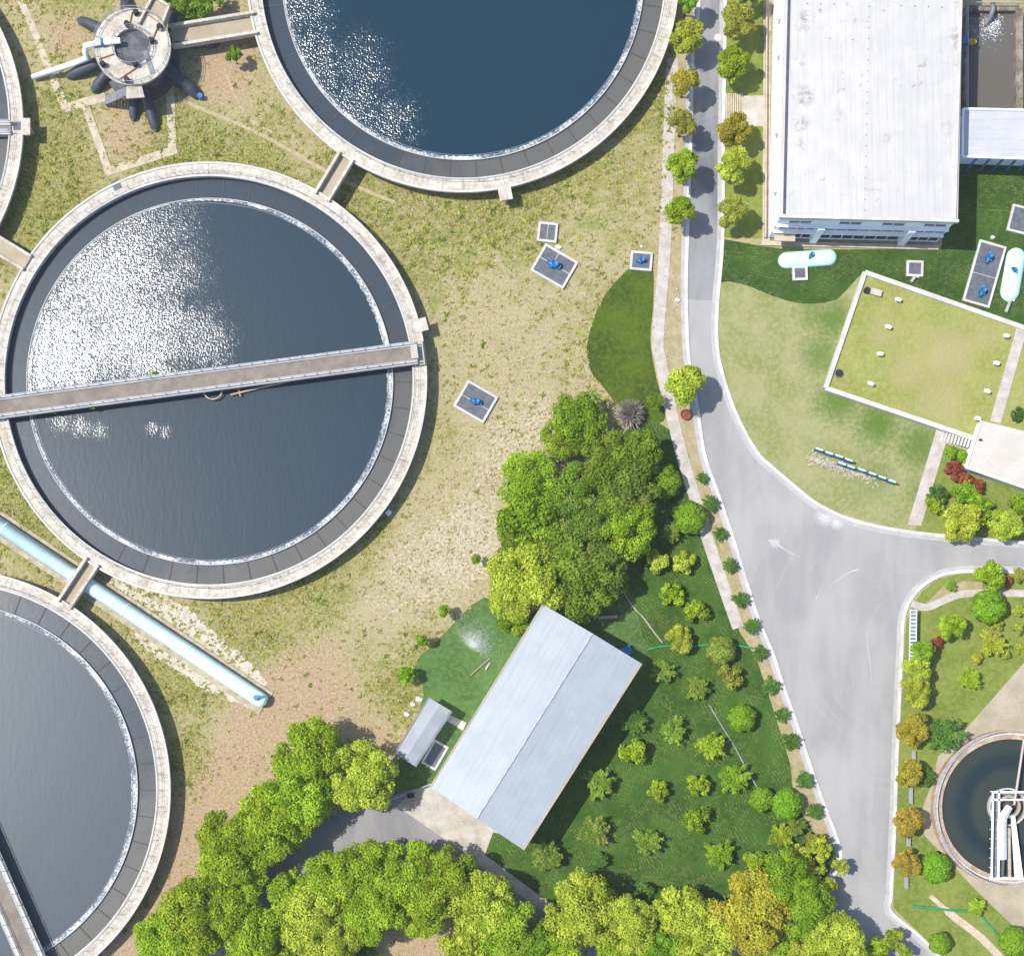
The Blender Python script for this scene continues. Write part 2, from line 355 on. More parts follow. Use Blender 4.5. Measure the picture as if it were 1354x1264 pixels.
def np_mesh(name, v, f, mats, attrs=None, fattrs=None, mi=None):
    me = bpy.data.meshes.new(name); nv, nf, k = len(v), len(f), f.shape[1]
    me.vertices.add(nv); me.vertices.foreach_set('co', np.asarray(v, np.float32).ravel())
    me.loops.add(nf*k); me.loops.foreach_set('vertex_index', np.asarray(f, np.int32).ravel())
    me.polygons.add(nf); me.polygons.foreach_set('loop_start', np.arange(0, nf*k, k, dtype=np.int32))
    for m in mats: me.materials.append(m)
    if mi is not None: me.polygons.foreach_set('material_index', np.asarray(mi, np.int32))
    me.update(calc_edges=True); me.validate()
    for n_, a in (attrs or {}).items(): me.attributes.new(n_, 'FLOAT', 'POINT').data.foreach_set('value', np.asarray(a, np.float32).ravel())
    for n_, a in (fattrs or {}).items(): me.attributes.new(n_, 'FLOAT', 'FACE').data.foreach_set('value', np.asarray(a, np.float32).ravel())
    return me
lw, dw, pw = weights(gv[:, 0]*10+677, 632-gv[:, 1]*10)
go = bpy.data.objects.new('ground', np_mesh('ground', gv, gf, [M['ground']], {'lush': lw, 'dirt': dw, 'pale': pw})); C.objects.link(go)
tag(go, kind='structure')

# ------------------------------------------------------------------ roads, paths, lawns (sheets 4 mm apart)
KL = [(922, -60), (921, 20), (914, 70), (911, 180), (907, 300), (905, 381), (908, 470), (919, 533), (929, 600), (948, 656), (966, 709), (984, 767), (1001, 820), (1020, 866), (1031, 900), (1054, 966), (1074, 1027), (1095, 1084), (1107, 1118), (1108, 1140), (1094, 1166), (1085, 1190)]
KR1 = [(957, -60), (956, 60), (954, 200), (953, 318), (946, 406), (946, 457), (953, 495), (971, 548), (998, 598), (1020, 620), (1047, 643), (1077, 667), (1115, 686), (1153, 697), (1191, 704), (1249, 711), (1354, 720), (1420, 724)]
KR2 = [(1420, 753), (1354, 754), (1292, 753), (1267, 754), (1242, 759), (1217, 774), (1200, 795), (1192, 820), (1190, 860), (1188, 900), (1184, 986), (1180, 1102), (1176, 1180), (1176, 1206), (1213, 1238), (1250, 1275), (1290, 1320)]
kl, kr1, kr2 = (crom(PL(k), 5) for k in (KL, KR1, KR2))
struct('road', MB().sheet(kl+PL([(1060, 1215), (1000, 1330)])+kr2[::-1]+kr1[::-1], .012), M['road'])
strip_road = MB().sheet(PL([(922, -40), (914, 70), (911, 180), (908, 300), (906, 396), (945, 398), (952, 318), (953, 200), (955, 60), (956, -40)]), .016)
tag(strip_road.build('road', M['road_patch']), kind='structure')
struct('road', MB().sheet(PL([(180, 1330), (235, 1240), (300, 1200), (345, 1150), (400, 1105), (440, 1078), (500, 1058), (548, 1042), (600, 1100), (645, 1132), (730, 1196), (800, 1225), (900, 1242), (1000, 1228), (1062, 1200), (1070, 1240), (1000, 1330), (700, 1330), (690, 1262), (600, 1195), (560, 1180), (500, 1195), (440, 1240), (400, 1330)]), .008), M['road_dark'])
apron = MB().sheet(PL([(545, 1046), (569, 1037), (590, 1030), (700, 1110), (652, 1100), (641, 1130), (727, 1194), (719, 1205), (655, 1160), (607, 1122), (560, 1090), (525, 1066)]), .020)
struct('forecourt', apron, M['concrete'])
kb = MB()
strip(kb, kl[:], .45, 0, .13, .22); strip(kb, kr1, .45, 0, .13, .22)
strip(kb, kr2, .45, 0, .13, .22)
strip(kb, crom(PL([(1060, 1192), (1094, 1166)]), 2), .2, 0, .1)
struct('kerb', kb, M['kerb'])
gt = MB()
for k, wd in ((kl, -.25), (kr1, -.25), (kr2, -.25)): strip(gt, k, .5, .024, None, wd)
struct('gutter', gt, simple('gutter concrete', col(214, 213, 214), col(192, 190, 190), .7, .85))
# lawns
def lawn(name, pts, z, m, smooth=True):
    P = PL(pts); return struct(name, MB().sheet(crom(P, 4, True) if smooth else P, z), M[m])
LN = {'west': [(838, 350), (862, 352), (864, 400), (860, 450), (868, 500), (880, 545), (870, 560), (830, 550), (800, 515), (781, 490), (776, 460), (784, 425), (800, 390)],
      'north': [(955, 316), (1010, 326), (1040, 330), (1244, 330), (1262, 210), (1275, 205), (1420, 215), (1420, 470), (1350, 430), (1144, 357), (1126, 388), (1108, 396), (1085, 402), (1055, 402), (1020, 392), (985, 378), (954, 376)],
      'light': [(954, 374), (985, 377), (1020, 391), (1055, 401), (1085, 401), (1108, 395), (1150, 362), (1115, 510), (1190, 540), (1246, 566), (1203, 697), (1170, 694), (1120, 680), (1075, 660), (1030, 625), (998, 590), (975, 545), (958, 500), (951, 450), (950, 400)],
      'garden': [(850, 545), (888, 570), (905, 600), (915, 660), (938, 715), (958, 770), (978, 835), (1000, 870), (1020, 930), (1045, 1010), (1050, 1060), (1080, 1105), (1100, 1140), (1085, 1180), (1020, 1215), (900, 1225), (800, 1215), (725, 1192), (641, 1130), (652, 1098), (700, 1100), (850, 880), (856, 862), (840, 800), (820, 760), (790, 700), (800, 600)],
      'shed': [(640, 790), (680, 820), (720, 800), (800, 760), (822, 770), (842, 805), (868, 858), (850, 885), (700, 1100), (600, 1040), (548, 1044), (520, 1050), (528, 1000), (560, 920), (548, 880), (580, 845)],
      'verge': [(957, -60), (1016, -60), (1014, 316), (955, 314)]}
lawn('lawn', LN['west'], .006, 'lawn_west'); lawn('lawn', LN['north'], .010, 'lawn_north', False); lawn('lawn', LN['light'], .014, 'lawn_light')
lawn('lawn', LN['shed'], .004, 'lawn_shed'); lawn('lawn', LN['garden'], .0075, 'lawn_dark', False); lawn('lawn', LN['verge'], .004, 'lawn_garden', False)
LN['south_east'] = [(1420, 758), (1292, 758), (1267, 759), (1243, 765), (1221, 780), (1207, 798), (1198, 825), (1194, 900), (1189, 1000), (1185, 1110), (1181, 1200), (1215, 1232), (1300, 1320), (1420, 1320)]
lawn('lawn', LN['south_east'], .006, 'lawn_garden', False)
LN['planting'] = [(1240, 572), (1290, 595), (1420, 660), (1420, 716), (1354, 714), (1249, 706), (1210, 702)]
lawn('lawn', LN['planting'], .006, 'lawn_garden', False)
lawn('dirt_verge', [(893, 60), (912, 70), (909, 180), (906, 300), (903, 381), (905, 470), (915, 533), (920, 560), (903, 560), (885, 520), (877, 450), (885, 330), (891, 190)], .0055, 'stone', False)
M_v = simple('sandy verge', col(206, 188, 156), col(172, 160, 110), .8, .95, .5)
bpy.data.objects['dirt_verge'].data.materials[0] = M_v
struct('dirt_verge', MB().sheet(PL([(905, 560), (922, 560), (932, 600), (950, 656), (968, 709), (986, 767), (1003, 820), (1022, 866), (1056, 966), (1076, 1027), (1094, 1084), (1086, 1090), (1060, 1040), (1046, 1000), (1030, 940), (1012, 890), (992, 850), (976, 800), (948, 710), (926, 640), (912, 600)]), .0085), M_v)
# paved paths
pm = MB()
strip(pm, crom(PL([(889, 78), (884, 190), (879, 330), (870, 445), (874, 480), (897, 585), (921, 665), (943, 735), (976, 830)]), 5), 1.55, .0, .06)
struct('path', pm, M['path'])
pt = MB()
for L, wd in (([(22, -10), (45, 40), (64, 90)], .9), ([(64, 88), (88, 147)], 1.0), ([(84, 144), (140, 128)], 1.2), ([(113, 140), (145, 230)], 1.0), ([(141, 228), (234, 198)], 1.1), ([(228, 200), (225, 112)], 1.1)):
    strip(pt, PL(L), wd, 0, .05+.004*len(pt.f) % .04)
struct('path', pt, M['tan_path'])
struct('path', MB().prism(PL([(1238, 568), (1254, 574), (1218, 695), (1200, 694)]), 0, .05), M['path'])
gp = MB(); strip(gp, crom(PL([(1205, 798), (1225, 803), (1245, 795), (1270, 786), (1310, 784), (1420, 786)]), 5), .95, 0, .05); struct('path', gp, M['path'])
gp = MB(); strip(gp, crom(PL([(1230, 1184), (1262, 1212), (1300, 1242), (1345, 1290)]), 5), [.6]*4+[1.0]*12, 0, .05); struct('path', gp, M['tan_path'])
struct('concrete_pad', MB().prism(PL([(1420, 810), (1354, 876), (1268, 974), (1240, 1000), (1234, 1030), (1216, 1078), (1222, 1104), (1290, 1176), (1354, 1238), (1420, 1300)]), 0, .06), M['tan_conc'])
struct('bare_soil', MB().sheet(PL([(1246, 776), (1275, 768), (1300, 770), (1298, 780), (1268, 790), (1240, 800), (1225, 798)]), .009), M_v)
# grazed spots of pale lime dust beside the big pipe, thin sandy tracks
dust = MB(); rd = random.Random(3)
dA, dB = (150, 752), (345, 905); dd = []
for i in range(60):
    f = i/59; dd.append((dA[0]+(dB[0]-dA[0])*f+rd.uniform(-3, 3)+8+4*math.sin(f*3.1)*(.4+.6*math.sin(f*17)**2), dA[1]+(dB[1]-dA[1])*f-rd.uniform(2, 9)-8*math.sin(f*3.1)))
dust.sheet(PL(dd+[(345, 915), (140, 775)]), .011); dd = []
for i in range(50):
    f = i/49; dd.append((185+(335-185)*f-rd.uniform(0, 8)-10*math.sin(f*3.1), 832+(930-832)*f+rd.uniform(0, 8)+8*math.sin(f*3.1)))
dust.sheet(PL(dd+[(340, 925), (190, 815)]), .0115)
dust.sheet(crom(PL([(178, 838), (195, 830), (230, 848), (262, 858), (268, 875), (300, 900), (330, 920), (322, 925), (290, 912), (262, 908), (250, 895), (215, 875), (196, 860)]), 4, True), .010)
struct('sandy_patch', dust, simple('lime dust', col(240, 234, 222), col(206, 192, 162), 1.2, .95, .4))
trk = MB(); strip(trk, crom(PL([(232, 128), (270, 146), (300, 158), (345, 178), (385, 200), (430, 226), (470, 246), (522, 268)]), 6), .45, .006)
strip(trk, crom(PL([(300, 100), (312, 130), (330, 158), (360, 175)]), 5), .3, .007)
struct('footpath', trk, simple('trodden soil', col(218, 200, 168), col(186, 166, 130), 1.5, .95, .4))
mk = MB()
for L, wd in (([(1016, 714), (1028, 720), (1042, 729), (1060, 738)], [.34, .2, .1, .04]), ([(1136, 753), (1124, 756), (1108, 766), (1096, 776)], [.26, .12, .1, .04]), ([(1144, 835), (1149, 865), (1153, 905)], [.04, .1, .05]), ([(1086, 775), (1078, 795)], [.06, .12])):
    P = crom(PL(L), 4); strip(mk, P, [wd[min(int(i/len(P)*len(wd)), len(wd)-1)] for i in range(len(P))], .02)
struct('road_scuffs', mk, simple('scuffed asphalt', col(218, 218, 219), col(204, 204, 206), 1., .9))

# ------------------------------------------------------------------ settling tanks
M['water_foam'] = None
def foam():
    t = NT('weir foam'); p = t.pos(); a = t.noise(p, 3.2, 5, .75); b = t.noise(p, .35, 2, .5)
    f = t.ss(t.math('ADD', a, t.math('MULTIPLY', t.math('SUBTRACT', b, .5), .5)), .40, .60)
    return t.pbsdf(t.mix(f, col(86, 104, 122), col(238, 242, 246)), .6, t.bump(a, .6, .1))
M['foam'] = foam()
WT = {'a': water_material('tank water deep blue', (.006, .026, .044, 1), [(392, 20, 70, .5), (410, 75, 60, .55), (430, 110, 55, .55), (465, 150, 60, .52), (515, 165, 65, .48), (470, 100, 80, .40), (400, 140, 60, .5)], None, rough=.24, boost=1.3, gl=.11, amp=.85),
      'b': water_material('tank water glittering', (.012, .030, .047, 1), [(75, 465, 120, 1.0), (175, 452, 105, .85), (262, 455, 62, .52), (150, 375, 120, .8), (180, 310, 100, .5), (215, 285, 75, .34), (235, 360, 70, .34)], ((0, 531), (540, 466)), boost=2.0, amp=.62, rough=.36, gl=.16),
      'b2': None,
      'c': water_material('tank water grey sheen', (.036, .054, .072, 1), base_bump=.025, rough=.38), 'd': water_material('tank water dull', (.03, .036, .04, 1), rough=.25)}
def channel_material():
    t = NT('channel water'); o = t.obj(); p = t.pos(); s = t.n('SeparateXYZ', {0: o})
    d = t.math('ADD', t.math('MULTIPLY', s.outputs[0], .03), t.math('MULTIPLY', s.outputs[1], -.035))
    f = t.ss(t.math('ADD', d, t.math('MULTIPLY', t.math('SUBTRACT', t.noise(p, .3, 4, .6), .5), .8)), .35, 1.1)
    return t.pbsdf(t.mix(f, (.030, .045, .062, 1), (.095, .094, .088, 1)), .32, t.bump(t.noise(p, 1.2, 2), .05, .2), IOR=1.33)  # wall shade and sky reflection painted in: bluish upper left, browner lower right
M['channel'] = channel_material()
TH = 2.3
def tank(cx, cy, R, label, wm, plats, hatch=(), nbr=46, rise=0.0):
    z = TH; wx, wy = W(cx, cy, z); k = (1-z/CAMZ)/10
    Ro, Ri, Rw = R*k, (R-19.5)*k, (R-46.5)*k
    t = thing('settling_tank', label, 'settling tank', (wx, wy, 0), group='large round settling tanks')
    MB().lathe([(Ro-.95, 0), (Ro-.95, z-.4), (Ro, z-.28), (Ro, z), (Ri, z), (Ri, z-.25), (Ri+.15, z-.25), (Ri+.15, .1)], 160).build('wall', M['rim'], t)
    c = MB().lathe([(Ro-.28, z), (Ro-.28, z+.12), (Ro-.02, z+.12), (Ro-.02, z)], 160)
    c.lathe([(Ri+.02, z), (Ri+.02, z+.1), (Ri+.22, z+.1), (Ri+.22, z)], 160); c.build('curb', M['white_concrete'], t)
    h = MB()
    for rr in (Ri+.5,):
        for zz in (.55, 1.0):
            h.lathe([(rr-.02, z+zz), (rr, z+zz+.03), (rr+.02, z+zz), (rr, z+zz-.03)], 120, closed=True)
        for i in range(80):
            a = 2*math.pi*i/80; h.box((rr*math.cos(a), rr*math.sin(a), z+.5), (.05, .05, 1.0), a)
    h.build('handrail', M['rail'], t)
    wmb = MB().lathe([(Rw, z-1.6), (Rw, z-.64), (Rw+.09, z-.64), (Rw+.09, z-1.6)], 160)
    MB().lathe([(Rw-.62, z-1.2), (Rw-.62, z-.68), (Rw-.55, z-.68), (Rw-.55, z-1.2)], 160).build('scum_baffle', M['grey_metal'], t)
    wmb.build('weir', M['white_concrete'], t)
    fo = MB(); rr_ = random.Random(int(cx)); seg = 480; prof = []
    vs = []; fs = []
    for i in range(seg):
        a = 2*math.pi*i/seg; w_ = .36+.26*math.sin(a*1.0+2.0)+.12*math.sin(2*a+.5)+rr_.uniform(-.07, .07)
        vs += [((Rw-.04-max(.12, w_))*math.cos(a), (Rw-.04-max(.12, w_))*math.sin(a), z-.735), ((Rw-.02)*math.cos(a), (Rw-.02)*math.sin(a), z-.735)]
    for i in range(seg): j = (i+1) % seg; fs.append((2*i, 2*i+1, 2*j+1, 2*j))
    fo.add(vs, fs); fo.build('foam', M['foam'], t)
    if nbr:
        b = MB().beam((Rw+.12, 0), (Ri+.15, 0), .13, z-1.05, z-.9).build('bracket', M['brown'], t)
        for i in range(1, nbr):
            if cx == 276 and 125 < 360*i/nbr < 235: continue
            c2 = b.copy(); C.objects.link(c2); c2.parent = t; c2.rotation_euler = (0, 0, 2*math.pi*i/nbr)
    for (px, py, sx, sy) in plats:
        x, y = W(px, py, z); a = math.atan2(y-wy, x-wx)
        m = MB().box((x-wx, y-wy, z-.05), (sx/10, sy/10, .36), a); m.box((x-wx, y-wy, z/2-.2), (sx/14, .3, z-.4), a)
        m.build('platform', M['rim'], t)
    for (px, py) in hatch:
        x, y = W(px, py, z); a = math.atan2(y-wy, x-wx)
        MB().box((x-wx, y-wy, z+.012), (1.3, 1.1, .02), a).build('hatch', M['grate'], t)
    iw = MB().sheet([(wx+(Rw+.02)*math.cos(2*math.pi*i/120), wy+(Rw+.02)*math.sin(2*math.pi*i/120)) for i in range(120)], z-.75)
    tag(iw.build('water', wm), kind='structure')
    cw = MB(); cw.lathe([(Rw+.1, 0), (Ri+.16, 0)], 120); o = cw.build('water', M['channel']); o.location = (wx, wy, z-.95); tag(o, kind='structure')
    return t, (wx, wy)
tank(612, -31, 286, 'deep blue round settling tank at the top edge, with sparkles only along its left side', WT['a'], [(668, 256, 18, 17)])
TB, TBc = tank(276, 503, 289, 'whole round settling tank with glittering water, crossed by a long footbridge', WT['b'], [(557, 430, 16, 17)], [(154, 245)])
tank(-67, 1045, 293, 'round grey-watered settling tank cut by the lower left corner', WT['c'], [])
tank(-260, 166, 291, 'round settling tank at the upper left edge, only its rim in view', WT['d'], [(35, 168, 10, 22)], [(24, 167)], 0)

M['deckc'] = simple('bridge deck', col(168, 158, 146), col(140, 130, 120), .6, .9)
def footbridge(p, q, wd, z, label, group, cat='footbridge', name='footbridge', deck='tan_conc', open_=False):
    (ax, ay), (bx, by) = W(*p, z), W(*q, z); L = math.hypot(bx-ax, by-ay); a = math.atan2(by-ay, bx-ax)
    t = thing(name, label, cat, (ax, ay, 0), a, group)
    if not open_: MB().prism([(0, -wd/2+.3), (L, -wd/2+.3), (L, wd/2-.3), (0, wd/2-.3)], z-.16, z-.05).build('deck', M[deck], t)
    if open_: MB().prism([(0, -wd/2+.3), (L, -wd/2+.3), (L, wd/2-.3), (0, wd/2-.3)], z-.75, z-.6).build('channel_floor', M['tan_conc'], t)
    for s in (-1, 1):
        y = s*(wd/2-.15)
        m = MB().box((L/2, y, z-.24), (L, .38, .95)).build('side_beam', M['rim'], t)
    return t, L
footbridge((458, 206), (425, 261), 2.3, TH+.3, 'short footbridge of two beams joining the two upper round tanks', 'short bridges between tanks', open_=True)
footbridge((122, 742), (84, 800), 2.1, TH+.3, 'short white two-beam bridge crossing above the pale cyan pipe', 'short bridges between tanks', open_=True)
footbridge((-30, 308), (36, 348), 2.3, TH+.3, 'short brown-decked bridge at the left edge reaching the glittering tank', 'short bridges between tanks')
footbridge((226, 48), (338, 30), 2.9, TH+.35, 'long two-beam channel from the distribution tower to the deep blue tank', 'short bridges between tanks', open_=True)

def scraper_bridge(p, q, wd, z, label, weeds=True):
    (ax, ay), (bx, by) = W(*p, z), W(*q, z); L = math.hypot(bx-ax, by-ay); a = math.atan2(by-ay, bx-ax)
    t = thing('scraper_bridge', label, 'scraper bridge', (ax, ay, 0), a, 'bridges spanning the tanks')
    MB().prism([(0, -wd/2+.5), (L, -wd/2+.5), (L, wd/2-.5), (0, wd/2-.5)], z-.25, z-.12).build('deck', M['deckc'], t)
    for s in (-1, 1):
        m = MB(); y = s*(wd/2-.18)
        m.box((L/2, y, z+.02), (L, .6, .14)); m.box((L/2, y, z-1.0), (L, .34, .16))
        n = int(L/1.6)
        for i in range(n+1): m.box((L*i/n, y, z-.48), (.12, .2, .88))
        m.build('girder', M['white_concrete'], t)
        r = MB()
        for zz in (.55, 1.05): r.tube([(0, y, z+zz), (L, y, z+zz)], .045, 6)
        for i in range(n+1): r.tube([(L*i/n, y, z), (L*i/n, y, z+1.05)], .04, 6)
        r.build('railing', M['rail'], t)
    return t, L, a
t, L, a = scraper_bridge((-14, 540), (551, 466), 2.75, TH+1.0, 'long concrete footbridge with white railings spanning the glittering tank')
e = MB().box((L-.3, 0, TH+1.3), (.9, 1.8, .8)); e.box((L+.5, .0, TH+.35), (.8, 3.2, .7)); e.build('drive_unit', M['concrete'], t)
hoop = MB().lathe([(1.15, 0), (1.3, 0), (1.3, .12), (1.15, .12)], 24, (28.9, -1.1, TH-.2), a0=math.pi, a1=2*math.pi, closed=True); hoop.build('hoop', M['wood'], t)
ar = MB(); pts = [(305, 522), (330, 516), (360, 509), (400, 500), (440, 490), (452, 487)]
ar.tube([W3(x, y, TH-.35) for x, y in pts], .13, 6); ar.tube([W3(440, 486, TH-.3), W3(438, 494, TH-.3)], .1, 6); ar.tube([W3(315, 513, TH-.3), W3(318, 524, TH-.3)], .1, 6)
tag(ar.build('scum_pipe', M['wood']), 'thin pale scum pipe floating just below the long footbridge', 'pipe')
scraper_bridge((-40, 1082), (52, 1292), 3.1, TH+1.0, 'steel truss bridge with white railings in the lower left corner tank')
# walkway over the upper left edge tank
scraper_bridge((-180, 168), (14, 169), 1.6, TH+.3, 'tan walkway meeting the rim of the upper left edge tank')

# ------------------------------------------------------------------ big cyan pipe
def pipe_thing():
    z = .95; a, b = W3(-60, 656, z), W3(352, 930, z)
    t = thing('water_pipe', 'long thick pale cyan pipe running diagonally between the left tanks', 'pipe', (0, 0, 0))
    m = MB(); A, B = Vector(a), Vector(b); d = (B-A).normalized()
    pts = [A, B-d*1.0, B-d*.45, B-d*.1, B]; m.tube(pts, [1.0, 1.0, .92, .6, .1], 24); m.build('pipe_body', M['teal'], t, smooth=True)
    j = MB(); 
    for f in (.16, .38, .395, .55, .75): P = A+(B-A)*f; j.tube([P-d*.08, P+d*.08], 1.05, 24)
    j.build('joint', M['teal2'], t)
    v = MB(); P = A+(B-A)*.972; v.cyl((P.x, P.y), .35, z+.8, z+1.35, 12); v.box((P.x+.2, P.y, z+1.45), (.9, .35, .3), .6); v.build('valve', M['blue'], t)
    s = MB(); strip(s, [W(-60, 655), W(352, 930)], 3.4, 0, .16); o = struct('concrete_pad', s, simple('pipe bedding', col(222, 212, 190), col(184, 168, 138), 1.0, .95, .4))
pipe_thing()

# ------------------------------------------------------------------ distribution tower
M['shaft'] = simple('shade darkened shaft concrete', col(128, 130, 134), col(84, 86, 92), .8, .9)  # concrete colour darkened to stand in for shade below the top slab
def tower():
    z = 5.0; cx, cy = W(175, 62, z)
    t = thing('distribution_tower', 'round concrete distribution tower with open well and dark pipes radiating below', 'tower', (cx, cy, 0))
    R, r = 4.95, 2.35
    MB().lathe([(R-1.1, z-.5), (R, z-.35), (R, z), (r, z), (r, z-1.6)], 64).build('top_slab', M['rim'], t)
    MB().cyl((0, 0), R-1.0, 0, z-.45, 48).build('shaft', M['shaft'], t)
    MB().cyl((0, 0), R+.1, 0, .9, 48).build('base', M['shaft'], t)
    mw = MB().cyl((0, 0), r+.02, z-1.7, z-.9, 40); mw.build('churning_water', simple('churning effluent', (.80,.78,.72,1), (.42,.41,.38,1), 1.0, .5, .9, fine=2.2, lo=.44, hi=.56), t)
    rl = MB()
    for rr in (R-.12, r+.1):
        for zz in (.5, 1.0): rl.lathe([(rr-.04, z+zz), (rr, z+zz+.05), (rr+.04, z+zz), (rr, z+zz-.05)], 64, closed=True)
        for i in range(24): aa = 2*math.pi*i/24; rl.box((rr*math.cos(aa), rr*math.sin(aa), z+.5), (.06, .06, 1.0), aa)
    rl.build('railing', M['rail'], t)
    # outlet box at the north-east
    def L(px, py, zz=z): x, y = W(px, py, zz); return (x-cx, y-cy)
    P = [L(184, 33), L(203, -3), L(224, 10), L(212, 42)]
    MB().prism(P, z-1.4, z-.02).build('channel_box', M['tan_conc'], t)
    e = MB()
    for i, j in ((0, 1), (1, 2), (2, 3)): e.beam(P[i], P[j], .3, z-.02, z+.5)
    e.build('channel_wall', M['rim'], t)
    for (p1, p2) in (((171, 35), (175, 17)), ((131, 79), (151, 72)), ((157, 106), (181, 90)), ((200, 58), (208, 38)), ((191, 17), (213, 32))):
        g = MB(); a_, b_ = L(*p1), L(*p2); g.tube([(*a_, z+.12), (*b_, z+.12)], .09, 6); g.build('screw_rod', M['orange'], t)
    for (px, py) in ((181, 19), (137, 87), (169, 108), (201, 56), (212, 38), (180, 87), (169, 34)):
        a_ = L(px, py); g = MB().box((a_[0], a_[1], z+.35), (.7, .35, .7), .6); g.cyl((a_[0], a_[1]), .3, z+.7, z+.85, 12); g.build('gate_winch', M['dark'], t)
    a_, b_ = L(192, 68), L(202, 98); MB().beam(a_, b_, .6, z+.02, z+.12).build('ladder', M['grey_metal'], t)
    # landing and stairs
    a_, b_ = L(166, 120), L(188, 121); st = MB().prism([L(166, 113), L(186, 111), L(190, 127), L(166, 129)], z-.6, z-.4); st.build('landing', M['concrete'], t)
    s = MB(); p0, p1 = L(166, 121, 4.4), L(140, 133, .4); n = 16
    for i in range(n):
        f = i/(n-1); s.box((p0[0]+(p1[0]-p0[0])*f, p0[1]+(p1[1]-p0[1])*f, 4.2-3.9*f), (.3, 1.2, .12), math.atan2(p1[1]-p0[1], p1[0]-p0[0]))
    for sgn in (-1, 1):
        s.tube([(p0[0]+.25*sgn*.9, p0[1]+.62*sgn, 4.3), (p1[0]+.25*sgn*.9, p1[1]+.62*sgn, .4)], .08, 6)
    s.build('stairs', M['grey_metal'], t)
    for (p1, p2, r1) in (((158, 50), (103, 26), .72), ((150, 76), (88, 102), .72), ((155, 84), (122, 122), .68), ((178, 100), (176, 160), .62), ((188, 104), (206, 174), .68), ((215, 88), (264, 128), .85), ((168, 40), (166, -8), .7), ((232, 60), (290, 58), .6), ((228, 40), (232, 6), .6)):
        z1 = 1.5; A = Vector((*L(*p1, z1), z1)); B = Vector((*L(*p2, .3), .25)); m = MB(); D = B-A
        m.tube([A, A+D*.3+Vector((0, 0, .35)), A+D*.75+Vector((0, 0, .2)), A+D*.93, B], [r1, r1, r1*.97, r1*.8, r1*.3], 16); m.build('outlet_pipe', M['dark_metal'], t, smooth=True)
    g = MB(); zz = z+.5
    g.tube([(*L(159, 54, zz), zz), (*L(130, 57, zz), zz), (*L(112, 60, zz), zz-.2), (*L(110, 66, zz), zz-1.0), (*L(116, 75, 3), 2.6), (*L(98, 84, 2), 2.0), (*L(43, 103, .5), .6)], .36, 14)
    g.build('feed_pipe', M['white_paint'], t, smooth=True)
    c = MB().tube([(*L(137, 56, zz), zz), (*L(133.5, 56.3, zz), zz)], .47, 14); c.build('pipe_clamp', M['blue'], t)
    b = MB(); a2 = L(265, 128, .5); b.cyl(a2, .35, .2, .9, 10); b.build('valve', M['blue'], t)
tower()

# ------------------------------------------------------------------ buildings
KC = 0.47
def roof_metal(name, c1, c2, stain=None, axis=0, rot=0.0, pitch=1.0, rough=.45, edge=None):
    t = NT(name); p = t.pos(); mp = t.n('Mapping', {'Vector': p, 'Rotation': (0, 0, rot)}); s = t.n('SeparateXYZ', {0: mp})
    fr = t.math('FRACT', t.math('DIVIDE', s.outputs[axis], pitch)); ln = t.ss(t.math('ABSOLUTE', t.math('SUBTRACT', fr, .5)), .46, .5)
    a = t.noise(p, .35, 4, .6); c = t.mix(t.ss(a, .35, .65), c2, c1)
    mp2 = t.n('Mapping', {'Vector': mp, 'Scale': (3, .12, 1) if axis == 0 else (.35, 3, 1)}); st = t.noise(mp2, 1.2, 4, .65)
    c = t.mix(t.math('MULTIPLY', t.ss(st, .48, .70), .26), c, tuple(v*.6 for v in c1[:3])+(1,))
    c = t.mix(t.math('MULTIPLY', ln, .34), c, tuple(v*.45 for v in c1[:3])+(1,))
    if stain:
        dn = t.noise(p, .9, 6, .75); wn = t.noise(p, .13, 2, .5)
        f = t.math('MULTIPLY', t.ss(dn, .57, .66), t.ss(wn, .50, .60)); c = t.mix(t.math('MULTIPLY', f, .75), c, stain)
        if edge: c = t.mix(t.math('MULTIPLY', t.math('MULTIPLY', t.blobs(p, edge), t.ss(t.noise(p, 1.3, 6, .8), .49, .55)), 1.0), c, (.26, .22, .20, 1))
    return t.pbsdf(c, rough, t.bump(ln, .2, .04), spec=.4)
